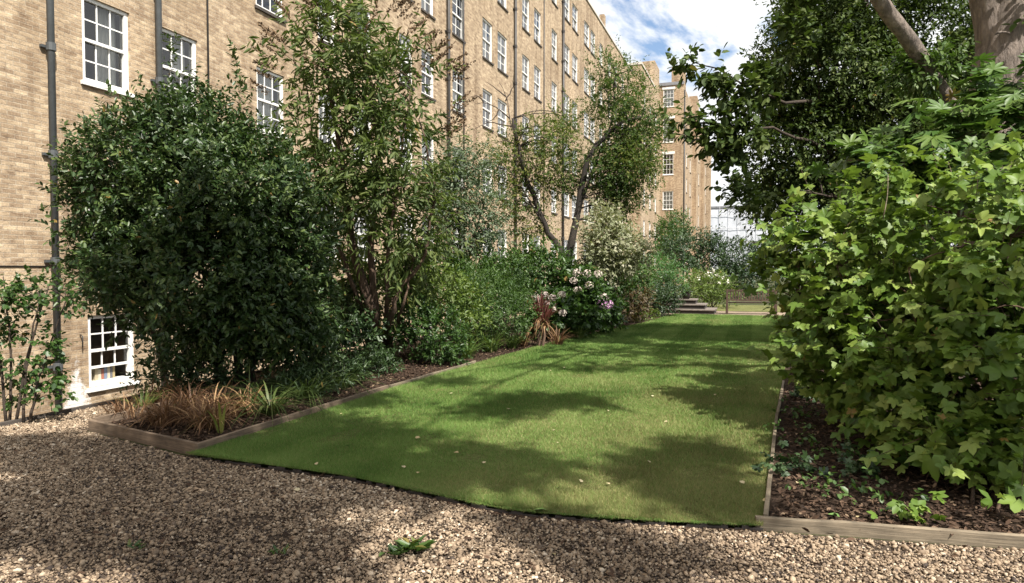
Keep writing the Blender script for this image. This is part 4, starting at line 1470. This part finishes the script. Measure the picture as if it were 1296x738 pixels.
# ---- red cordyline with dead skirt
cb = ground_at(682, 441)
cor = empty('cordyline', (cb[0], cb[1], .03), 'red spiky cordyline with a skirt of dead leaves at the lawn edge', 'plant')
c1 = cb + np.array([.02, 0, .62])
blades('leaf_spikes', M['l_purple'], cor, np.array([c1, c1 + (.1, .05, -.15)]), 95, .62, .03, .55, .03, lvr=(0, .75))
blades('dead_skirt', M['l_straw'], cor, np.array([c1 - (0, 0, .1), c1 - (.1, 0, .25), c1 + (.12, 0, -.2)]), 55, .42, .03, .75, .04, lvr=(.3, .9), curl=3.2)
mb = MB()
limb(mb, [cb, cb + (0, 0, .3), c1], .04, .035, 8, 8)
limb(mb, [cb + (.08, 0, 0), cb + (.11, .03, .25), c1 + (.1, .05, -.15)], .03, .03, 8, 8)
mb.build('trunk', M['bark_red'], cor, True)

# ---- strap-leaved clumps along the border
for (x, y, n_, ln, mt, lb) in ((598, 455, 90, .55, 'l_strap', 'light green strappy clump beside the rounded dark shrub'),
                               (628, 447, 100, .6, 'l_strap', 'light green strappy clump below the feathery shrub'),
                               (655, 442, 90, .5, 'l_strap', 'light green strappy clump just left of the cordyline'),
                               (712, 438, 80, .5, 'l_straw', 'dry yellowish strappy clump right of the cordyline'),
                               (738, 430, 90, .5, 'l_strap', 'green arching clump at the lawn edge below the hydrangea'),
                               (668, 440, 60, .45, 'l_straw', 'brown withered clump at the foot of the cordyline'),
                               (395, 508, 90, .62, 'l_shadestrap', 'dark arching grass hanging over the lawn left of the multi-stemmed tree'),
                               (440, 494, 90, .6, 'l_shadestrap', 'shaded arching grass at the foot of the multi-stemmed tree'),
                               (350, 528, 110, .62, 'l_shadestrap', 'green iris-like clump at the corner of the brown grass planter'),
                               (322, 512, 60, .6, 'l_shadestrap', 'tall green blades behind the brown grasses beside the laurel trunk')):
    p = ground_at(x, y, .03) + np.array([-.12, .05, 0])
    r = empty('strappy_plant', p, lb, 'plant', 'strap-leaved plants along the left border')
    blades('leaf_blades', M[mt], r, p, n_, ln, .02 if x > 500 else .016, (.8 if x > 500 else 1.5), .1, lvr=(0, .8))
# brown grasses in the front planter
for k, (x, y, n_, ln, wd, lr, lb) in enumerate(((160, 528, 110, .34, .012, (0, .8), 'low brown grass tuft in the left end of the planter'),
                                                (215, 538, 190, .46, .013, (.1, .8), 'thick rusty brown grass clump in the middle of the planter'),
                                                (262, 545, 190, .48, .014, (.1, .9), 'rusty brown grass clump near the planter corner'),
                                                (252, 520, 150, .5, .013, (0, .6), 'brown grass clump behind the planter front, below the laurel'),
                                                (292, 528, 130, .5, .015, (.2, 1), 'straw coloured grass clump with pale arching blades in the planter'),
                                                (205, 512, 120, .45, .012, (0, .5), 'dull brown grass clump under the basement window'))):
    p = ground_at(x, y, .035)
    r = empty('brown_grass', p, lb, 'grass clump', 'withered grasses in the front planter')
    bs_ = p + np.stack([rng.normal(size=6) * .13, rng.normal(size=6) * .1, np.zeros(6)], 1)
    blades('leaf_blades', M['l_straw'], r, bs_, n_, ln, wd, .9, .1, lvr=lr, curl=1.25)
p = ground_at(180, 522, .035)
r = empty('strappy_plant', p, 'small green tuft at the left end of the brown grass planter', 'plant', 'strap-leaved plants along the left border')
blades('leaf_blades', M['l_strap'], r, p, 50, .4, .015, .8, .08)
p = ground_at(280, 548, .035)
r = empty('strappy_plant', p, 'two pale yellow arching blades among the brown grasses', 'plant', 'strap-leaved plants along the left border')
blades('leaf_blades', M['l_lime'], r, p, 5, .5, .025, .5, .05, lvr=(.8, 1))

# ferny ground cover under the multi-stemmed tree
for (x, y, rx, ry, dd, lb) in ((420, 478, 42, 16, 9.6, 'dark ferny ground cover between laurel trunk and lawn'), (470, 470, 34, 14, 10.6, 'dark low foliage at the base of the multi-stemmed tree'),
                               (385, 492, 34, 14, 8.9, 'dark low foliage behind the planter corner by the lawn')):
    shrub('ground_cover_plant', lb, M['l_dark'], [pb(x, y, rx, ry, dd, .35)], 90, 4, 7, .085, NARROW, .2, .07, cat='plant', lvshift=.25)

# ---- right hand bed: lobed-leaf bush
vb = ground_at(1200, 640)
vin = empty('lobed_leaf_bush', (vb[0], vb[1], .03), 'big sunlit bush of broad lobed leaves filling the right side', 'bush')
blobs = [pb(1062, 345, 66, 80, 7.2, .6), pb(1160, 335, 100, 98, 6.4, .6), pb(1265, 335, 95, 105, 5.8, .6), pb(1095, 430, 78, 72, 6.7, .6), pb(1195, 455, 98, 95, 5.9, .6), pb(1280, 480, 85, 118, 5.3, .5),
         pb(1028, 385, 30, 60, 7.8, .5), pb(1222, 590, 70, 62, 5.2, .4), pb(1142, 515, 58, 46, 6.1, .45), pb(1298, 620, 52, 50, 4.9, .3), pb(1052, 465, 40, 28, 7.2, .4), pb(1400, 420, 110, 200, 5.6, .7), pb(1245, 645, 55, 26, 4.9, .25), pb(1180, 620, 45, 30, 5.3, .3), pb(1300, 675, 50, 20, 4.75, .2), pb(1004, 310, 20, 22, 7.6, .4)]
vshoots = []
for (x, y, dx, dd) in ((1005, 275, -.3, 7.6), (1030, 262, -.2, 7.4), (1060, 250, 0, 7.0), (1090, 236, 0, 6.8), (1125, 228, .1, 6.6), (1160, 226, 0, 6.4), (1195, 220, .1, 6.2), (1230, 212, 0, 6.0), (1265, 208, .1, 5.8), (1288, 200, .1, 5.7), (978, 300, -.6, 7.7),
                       (975, 330, -.7, 7.7), (982, 365, -.7, 7.7), (990, 405, -.6, 7.6), (1000, 450, -.5, 7.4), (1020, 490, -.4, 7.1), (1110, 560, -.3, 6.0), (1150, 600, -.3, 5.5)):
    vshoots.append([*(at(x, y, dd) + rng.normal(size=3) * .03), *unit(RT * dx + np.array([0, 0, .7]))])
co, C, tws = crown('foliage', vin, M['l_vine'], blobs, 860, 3, 4, .093, VINE, .30, .10, shell=.62, up=.12, flat=1.3, hang=.2, jitter=.36, zmin=.06, outw=.3, nb=(-.05, -.35, 1.0), curl=.3, szr=(.40, .95), extra=np.array(vshoots))
mb = MB()
src = []
for (bx, by, x1, y1, x2, y2, dd) in ((1200, 645, 1190, 540, 1150, 340, 5.9), (1230, 650, 1250, 500, 1280, 300, 5.6), (1150, 600, 1120, 500, 1060, 340, 6.6), (1120, 580, 1080, 480, 1010, 380, 7.2), (1260, 660, 1290, 560, 1320, 400, 5.2), (1180, 630, 1200, 500, 1215, 280, 6.0)):
    src.append(limb(mb, [ground_at(bx, by), at(x1, y1, dd), at(x2, y2, dd)], .013, .006, 12, 6, .012))
branch_to(mb, np.vstack(src), C[rng.choice(len(C), 170, False)], .009, .004, 4)
twigs(mb, *tws, .003, 2)
mb.build('stem', M['bark_red'], vin, True)
for (x0, y0, x1, y1) in ((1118, 275, 1124, 222), (1235, 250, 1236, 215), (1270, 245, 1282, 190), (1288, 300, 1284, 250), (1205, 235, 1200, 205), (1272, 330, 1274, 312)):
    mb = MB()
    limb(mb, [at(x0, y0, 5.9), at((x0 + x1) / 2 + 2, (y0 + y1) / 2, 5.9), at(x1, y1, 5.9)], .006, .003, 5, 4)
    mb.build('bare_twig', M['palewood'], vin, True)

# ---- fatsia above and behind it
fb = at(1250, 400, 8.1)
fat = empty('fatsia', (fb[0], fb[1], .03), 'glossy fatsia with big fingered leaves behind the lobed-leaf bush', 'shrub')
blobs = [pb(1180, 190, 80, 24, 7.9, .5), pb(1260, 150, 50, 38, 7.8, .5), pb(1110, 212, 45, 20, 8.0, .4), pb(1230, 215, 80, 30, 7.8, .5), pb(1305, 100, 30, 45, 7.8, .4), pb(1150, 240, 90, 25, 8.0, .5)]
co, C, tws = crown('foliage', fat, M['l_fatsia'], blobs, 125, 2, 3, .20, FATSIA, .25, .10, shell=.5, up=.2, flat=1.3, hang=.3, jitter=.3, outw=.3, nb=(-.05, -.35, 1.0), curl=.15, szr=(.5, .8))
mb = MB()
src = []
for (x1, y1, x2, y2) in ((1220, 330, 1180, 200), (1250, 300, 1260, 170), (1190, 330, 1120, 220), (1270, 300, 1300, 120)):
    src.append(limb(mb, [(fb[0], fb[1], 0), at(x1, y1, 8.0), at(x2, y2, 7.9)], .035, .015, 10, 6, .01))
branch_to(mb, np.vstack(src), C[rng.choice(len(C), 60, False)], .01, .005, 4)
mb.build('stem', M['bark_red'], fat, True)

# ---- low plants and litter in the right bed
for (x, y, n_, s, mt, lb) in ((1010, 530, 60, .05, 'l_green', 'low bluish groundcover patch by the edging, upper end of the right bed'), (1000, 560, 60, .05, 'l_green', 'low groundcover patch in the mulch beside the timber edging'),
                              (1120, 640, 50, .055, 'l_green', 'small leafy weed in the mulch near the pale front board'), (1150, 655, 30, .06, 'l_vine', 'small lobed-leaf seedling behind the pale front board'), (1000, 600, 70, .05, 'l_dark', 'dark creeping plant along the timber board, near end of the right bed'), (1020, 505, 80, .05, 'l_dark', 'dark creeping plant below the yellow variegated shrub'), (1090, 600, 60, .05, 'l_dark', 'dull dark weed patch in the mulch under the lobed-leaf bush'), (1040, 625, 50, .045, 'l_green', 'thin green weed patch in the mulch near the bed corner'), (1060, 580, 45, .05, 'l_green', 'small leafy seedling in the middle of the mulch bed')):
    p = ground_at(x, y, .035)
    r = empty('bed_seedling', p, lb, 'plant', 'low plants in the right bed')
    crown('foliage', r, M[mt], [[p[0], p[1], .08, .2, .2, .05]], n_ // 3, 2, 3, s, ROUND if mt == 'l_green' else VINE, .07, .05, flat=1.2, up=.1, zmin=.035)

# ---- big smooth-barked tree: trunk, low limb, overhead crown
PD = 9.2
pt = at(1256, 300, PD)
plane = empty('plane_tree', (pt[0], pt[1], .03), 'big smooth grey-barked tree with a low limb, rising at top right', 'tree')
mb = MB()
tz = [(1262, 420), (1262, 250), (1266, 160), (1274, 90), (1282, 20), (1288, -60)]
_p = spline([(pt[0], pt[1], 0)] + [at(x, y, PD) for x, y in tz], 30)
_k = np.linspace(0, 1, 30)
mb.tube(_p, np.interp(_k, [0, .1, .5, .75, .9, 1], [.58, .47, .40, .40, .36, .22]) + rng.normal(size=30) * .006, 24)
# flared fork
F1 = limb(mb, [at(1276, 130, PD), at(1264, 60, PD), at(1246, -20, PD), at(1215, -140, PD - .4), at(1150, -330, PD - 1.2)], .28, .13, 18, 16)
F2 = limb(mb, [at(1276, 130, PD), at(1290, 60, PD), at(1318, -30, PD), at(1350, -200, PD - .3), at(1370, -420, PD - 1)], .28, .13, 18, 16)
LBR = limb(mb, [at(1250, 195, PD + .05), at(1214, 152, PD - .2), at(1186, 108, PD - .5), at(1150, 50, PD - .8), at(1118, 8, PD - 1.0), at(1080, -60, PD - 1.3)], .115, .085, 18, 12)
# healed branch scars
for (x, y, dd, sx_, sy_) in ((1270, 44, PD - .365, .10, .034), (1133, 19, PD - .965, .04, .035), (1119, 13, PD - .985, .032, .035)):
    aa = np.linspace(0, 2 * math.pi, 15)
    c = at(x, y, dd)
    mb.tube([c + RT * sx_ * math.cos(q) + UP * sy_ * math.sin(q) + FW * .35 * (sx_ * math.cos(q)) ** 2 * 4 for q in aa[:8]], [.004, .012, .015, .016, .016, .015, .012, .004], 6, False)
# crown overhead: its leaf sprays shade the gravel and parts of the lawn; regions are given by the shade they throw
crown_pts = []


def shade(x, y, rx, ry, n, h=(9.5, 13.0)):
    for _ in range(n):
        a = rng.random() * 6.283
        r_ = math.sqrt(rng.random())
        g = ground_at(x + rx * r_ * math.cos(a), y + ry * r_ * math.sin(a))
        hh = h[0] + (h[1] - h[0]) * rng.random()
        crown_pts.append(g + SUN_DIR / SUN_DIR[2] * hh)


def shade_at(x, y, depth, rx, ry, n, h=(6.5, 9.0)):
    for _ in range(n):
        a = rng.random() * 6.283
        r_ = math.sqrt(rng.random())
        g = at(x + rx * r_ * math.cos(a), y + ry * r_ * math.sin(a), depth)
        crown_pts.append(g + SUN_DIR / SUN_DIR[2] * (h[0] + (h[1] - h[0]) * rng.random()))


# lawn
for a_ in ((60, 572, 90, 16, 50), (330, 560, 45, 14, 30), (470, 555, 50, 16, 40), (480, 610, 40, 10, 26), (380, 590, 40, 10, 26), (340, 585, 40, 18, 34), (400, 545, 50, 18, 44), (430, 580, 50, 18, 40), (540, 600, 44, 14, 28), (640, 600, 46, 20, 40), (590, 575, 30, 10, 16), (460, 510, 30, 8, 24), (620, 525, 40, 6, 16), (690, 512, 70, 8, 54),
           (560, 485, 36, 4, 16), (640, 428, 60, 3, 14), (730, 470, 70, 3, 22), (860, 450, 60, 4, 18), (800, 425, 60, 3, 14), (850, 600, 50, 22, 44), (900, 635, 30, 12, 26), (880, 575, 40, 8, 20),
           # gravel
           (180, 590, 140, 30, 110), (60, 640, 60, 24, 44), (190, 650, 120, 24, 90), (350, 630, 80, 20, 70), (320, 688, 80, 18, 66), (385, 722, 45, 9, 28), (130, 676, 90, 8, 34), (260, 720, 40, 12, 24), (700, 672, 30, 6, 14),
           (760, 690, 50, 10, 22), (830, 715, 50, 8, 18), (500, 625, 40, 6, 20), (235, 545, 60, 12, 40), (20, 560, 30, 8, 10), (-80, 650, 80, 60, 30)):
    shade(*a_)
# lower front of the laurel and the foot of the multi-stemmed tree
shade_at(290, 360, 8.0, 90, 55, 120)
shade_at(230, 440, 8.2, 110, 40, 80)
shade_at(370, 420, 8.6, 70, 60, 70)
shade_at(430, 380, 9.8, 50, 70, 40)
shade_at(1180, 580, 5.0, 90, 60, 50)
shade_at(1090, 540, 5.8, 60, 40, 22)
shade(1080, 600, 50, 20, 24)
crown_pts = np.array(crown_pts)
for pts in (F1, F2, LBR):
    for p in pts[4:]:
        for _ in range(9):
            crown_pts = np.vstack([crown_pts, p + rng.normal(size=3) * .42])
xq, yq = proj(crown_pts)
dq = dep(crown_pts)
vis = (dq > .3) & (xq > -40) & (xq < 1340) & (yq > -55)
crown_pts = crown_pts[~vis]
o, C, tws = crown('crown', plane, M['l_plane'], [[crown_pts[:, 0].max() + 2, 9, 12, 3, 3, 2]], 60, 4, 6, .13, ROUND, .32, .12, shell=.4, up=.1, flat=1.0, extra=crown_pts)
src = [F1, F2, LBR]
hubs = crown_pts[rng.choice(len(crown_pts), 6, False)]
for hb in hubs:
    s = (F1 if hb[0] < 5 else F2)[-1 - rng.integers(5)]
    mid = (s + hb) / 2 + (0, 0, .8)
    pth = spline([s, mid, hb], 12)
    if ((np.array(proj(pth)).T - [648, 369]) ** 2 < [700 ** 2, 390 ** 2]).all(1).__and__(dep(pth) > .3).any():
        continue
    foot = pth[4:] - SUN_DIR * (pth[4:, 2:3] / SUN_DIR[2])
    cfoot = crown_pts - SUN_DIR * (crown_pts[:, 2:3] / SUN_DIR[2])
    dm = np.linalg.norm(foot[:, None, :2] - cfoot[None, :, :2], axis=2).min(1)
    if (dm < .45).mean() < .7:
        continue
    mb.tube(pth, np.linspace(.04, .015, 12), 7)
    src.append(pth)
mb.build('trunk', M['bark_grey'], plane, True)
co3, C3, _ = crown('foliage', plane, M['l_plane'], [pb(1175, 85, 38, 10, PD - .6, .25), pb(1160, 98, 22, 14, PD - .6, .2)], 46, 4, 6, .10, SIMPLE, .25, .07, flat=.9, hang=.5, lvshift=.15)

# ---- dense evergreen behind it
EVD = 14.0
e0 = at(1120, 400, EVD)
ev = empty('evergreen_tree', (e0[0], e0[1], .03), 'dense dark evergreen tree with a long branch reaching left over the lawn', 'tree')
blobs = [pb(1045, 85, 80, 75, EVD, 1.5), pb(1125, 140, 80, 85, EVD, 1.7), pb(1005, 190, 58, 62, EVD, 1.2), pb(1180, 70, 75, 85, EVD, 1.6), pb(1085, 0, 85, 50, EVD, 1.5), pb(1070, 215, 70, 55, EVD, 1.3), pb(1150, 220, 80, 70, EVD, 1.5),
         pb(985, 240, 42, 36, EVD, .8), pb(1250, 140, 80, 110, EVD + .5, 1.8), pb(1040, 30, 40, 40, EVD, .9), pb(1340, 120, 110, 160, EVD + 1, 2), pb(1000, 130, 35, 35, EVD, .8), pb(1150, 330, 120, 70, EVD + .5, 1.3), pb(1045, 300, 50, 40, EVD + 1, .9)]
spray = []
for pts, k in (([(985, 130), (950, 102), (920, 98), (890, 84), (866, 76)], 30), ([(975, 165), (940, 160), (915, 172), (885, 160), (856, 152)], 32), ([(960, 120), (925, 122), (905, 118)], 14), ([(950, 140), (928, 140), (918, 138)], 12),
               ([(940, 165), (925, 180), (905, 182)], 14), ([(1000, 55), (990, 30), (1000, 12)], 12), ([(960, 170), (930, 195), (915, 190)], 12), ([(970, 260), (945, 245), (935, 225)], 16), ([(1020, 20), (1010, 0), (1025, -15)], 12),
               ([(985, 85), (965, 95), (935, 92)], 12)):
    s = spline([at(x, y, EVD - 1.5) for x, y in pts], k)
    d = np.gradient(s, axis=0)
    for a, b in zip(s, d):
        for _ in range(1):
            spray.append([*(a + rng.normal(size=3) * .10 - np.array([0, 0, .05])), *unit(unit(b) + rng.normal(size=3) * .5)])
co, C, tws = crown('crown', ev, M['l_ever'], blobs, 3600, 6, 7, .115, SIMPLE, .34, .16, shell=.6, up=.1, flat=.8, hang=.35, droop=.15, zmin=.3)
sp_ = np.array(spray)
crown('reaching_sprays', ev, M['l_ever'], [[*sp_[0, :3], .05, .05, .05]], 1, 3, 5, .17, ROUND, .24, .08, up=.05, flat=.8, hang=.4, extra=sp_)
mb = MB()
src = [limb(mb, [(e0[0], e0[1], 0), at(1115, 250, EVD + .2), at(1100, 100, EVD), at(1090, -20, EVD)], .25, .07, 16, 10, .02)]
for pts in ([(1110, 230), (1040, 185), (985, 165), (930, 160), (870, 155)], [(1105, 150), (1040, 130), (985, 128), (930, 100), (875, 78)], [(1115, 260), (1060, 250), (1000, 240)], [(1110, 150), (1180, 90), (1250, 60)]):
    src.append(limb(mb, [at(x, y, EVD - 1.5 * min(1, k / 2)) for k, (x, y) in enumerate(pts)], .045, .008, 16, 6, .02))
branch_to(mb, np.vstack(src), C[rng.choice(len(C), 130, False)], .02, .006, 4)
mb.build('trunk', M['bark_dark'], ev, True)

# ---- shrubs closing the right side of the garden (seen between gaps and from a step aside)
shrub('side_hedge', 'dark boundary shrubs behind the lobed-leaf bush under the evergreen', M['l_dark'],
      [[2.6, 13, 1.0, 1.1, 2.2, 1.2], [2.8, 17.5, 1.1, 1.2, 2.4, 1.3], [3.0, 22, 1.2, 1.2, 2.2, 1.4]], 420, 4, 7, .13, SIMPLE, .3, .14, cat='hedge')

# ---- weeds on the gravel, fallen leaves
for (x, y, n_, ln, lb) in ((520, 698, 34, .12, 'green dandelion weed growing in the gravel'), (497, 702, 16, .09, 'small low weed beside the dandelion in the gravel'), (172, 695, 10, .06, 'tiny weed in the gravel at lower left'), (352, 702, 12, .06, 'tiny weed in the gravel left of the dandelion')):
    p = ground_at(x, y, .01)
    r = empty('gravel_weed', p, lb, 'weed', 'weeds in the gravel')
    k = n_
    ph = rng.random(k) * 6.283
    Tt = np.stack([np.cos(ph), np.sin(ph), .25 + .6 * rng.random(k)], 1)
    leaves('rosette', p + sph(k) * [.05, .03, .006] + [0, 0, .008], Tt, np.tile([0, 0, 1.0], (k, 1)) + sph(k) * .3, ln * (.6 + .6 * rng.random(k)), rng.random(k), NARROW, M['l_green'], r)

fl_tan = attr_mat('fallen_leaf_tan', [(0, (.35, .28, .14)), (1, (.5, .44, .28))], .7)
fl_green = attr_mat('fallen_leaf_green', [(0, (.1, .2, .05)), (1, (.2, .3, .1))], .6)
spots = [(475, 526), (501, 525), (431, 524), (616, 511), (525, 554), (569, 498), (676, 645), (512, 592), (841, 533), (690, 500), (860, 470), (742, 470), (770, 520), (905, 500), (640, 488), (708, 560), (800, 430), (735, 610),
         (965, 632), (1048, 650), (1085, 655), (1010, 610), (700, 700), (900, 705), (380, 620)]
for _ in range(26):
    g_ = (rng.uniform(-4.2, .1), 4.7 + 11 * rng.random() ** 1.5, LZ)
    q_ = proj(np.array([g_]))
    spots.insert(17, (float(q_[0][0]), float(q_[1][0])))
for k, (x, y) in enumerate(spots):
    z = LZ + .02 if k < 44 else (.06 if k < 48 else .022)
    p = ground_at(x, y, z)
    a = rng.random() * 6.283
    big = k in (6, 45)
    where = 'lawn' if k < 44 else ('mulch of the right bed' if k < 48 else 'gravel')
    grn = big or k % 7 == 3
    o = leaves('fallen_leaf', p[None], np.array([[math.cos(a), math.sin(a), .12]]), np.array([[rng.normal() * .3, rng.normal() * .3, 1.0]]),
               np.array([.085 if big else .03 + .025 * rng.random()]), np.array([rng.random()]), ROUND, fl_green if grn else fl_tan)
    lb = ('large green leaf lying on the front edge of the lawn' if k == 6 else 'large green leaf lying on the mulch of the right bed' if k == 45 else
          ('fallen green leaf lying on the ' if grn else 'fallen pale tan leaf lying on the ') + where)
    tag(o, lb, 'leaf', 'fallen leaves on the ' + where)

# ================================================================== LIGHT, SKY, CAMERA
w = bpy.data.worlds.new('World')
sc.world = w
w.use_nodes = True
nt = w.node_tree
nt.nodes.clear()
out = N(nt, 'ShaderNodeOutputWorld')
sky = N(nt, 'ShaderNodeTexSky')
sky.sky_type = 'NISHITA'
sky.sun_disc = False
sky.sun_elevation = SUN_EL
sky.sun_rotation = math.atan2(SUN_H[0], SUN_H[1])
bg1 = N(nt, 'ShaderNodeBackground', Strength=0.10)
nt.links.new(sky.outputs[0], bg1.inputs[0])
tc = N(nt, 'ShaderNodeTexCoord')
sx = N(nt, 'ShaderNodeSeparateXYZ')
nt.links.new(tc.outputs['Generated'], sx.inputs[0])
zc_ = math_(nt, 'ADD', math_(nt, 'MAXIMUM', sx.outputs['Z'], 0.0), 0.28)
cx = N(nt, 'ShaderNodeCombineXYZ')
nt.links.new(math_(nt, 'ADD', math_(nt, 'DIVIDE', sx.outputs['X'], zc_), 2.6), cx.inputs['X'])
nt.links.new(math_(nt, 'DIVIDE', sx.outputs['Y'], zc_), cx.inputs['Y'])
n1 = noise(nt, 2.3, cx.outputs[0], 9, 0.56)
n1.inputs['Distortion'].default_value = 0.3
mask = ramp(nt, [(0.345, 0.0), (0.395, 0.85), (0.45, 1.0)], n1.outputs['Fac'])
n2 = noise(nt, 3.6, cx.outputs[0], 6, 0.55)
ccol = ramp(nt, [(0.30, (0.74, 0.77, 0.81)), (0.5, (0.96, 0.97, 0.985)), (0.75, (1.0, 1.0, 1.0))], n2.outputs['Fac'])
bg2 = N(nt, 'ShaderNodeBackground', Strength=0.64)
nt.links.new(ccol.outputs[0], bg2.inputs[0])
mx = N(nt, 'ShaderNodeMixShader')
nt.links.new(mask.outputs[0], mx.inputs[0])
nt.links.new(bg1.outputs[0], mx.inputs[1])
nt.links.new(bg2.outputs[0], mx.inputs[2])
nt.links.new(mx.outputs[0], out.inputs['Surface'])

sl = bpy.data.lights.new('sun', 'SUN')
sl.energy = 5.0
sl.angle = R(0.53)
sl.color = (1.0, 0.945, 0.86)
so = bpy.data.objects.new('sun', sl)
COL.objects.link(so)
so.rotation_euler = Vector((-SUN_DIR[0], -SUN_DIR[1], -SUN_DIR[2])).to_track_quat('-Z', 'Y').to_euler()
so.location = (20, -15, 40)

cam = bpy.data.cameras.new('camera')
cam.sensor_width = 36
cam.lens = 36 * FPX / IW
cam.clip_end = 1500
cam.clip_start = .05
co_ = bpy.data.objects.new('camera', cam)
COL.objects.link(co_)
co_.location = CAM
co_.rotation_euler = Vector(FW).to_track_quat('-Z', 'Y').to_euler()
sc.camera = co_

sc.view_settings.view_transform = 'Standard'
sc.view_settings.look = 'None'
sc.view_settings.gamma = 1
sc.view_settings.exposure = 0.95
sc.view_settings.use_curve_mapping = False
sc.cycles.max_bounces = 8
sc.cycles.transparent_max_bounces = 12
sc.cycles.diffuse_bounces = 3
sc.cycles.glossy_bounces = 3
sc.cycles.caustics_reflective = False
sc.cycles.caustics_refractive = False
sc.cycles.sample_clamp_indirect = 4.0
sc.cycles.use_denoising = True
print('windows', nwin)
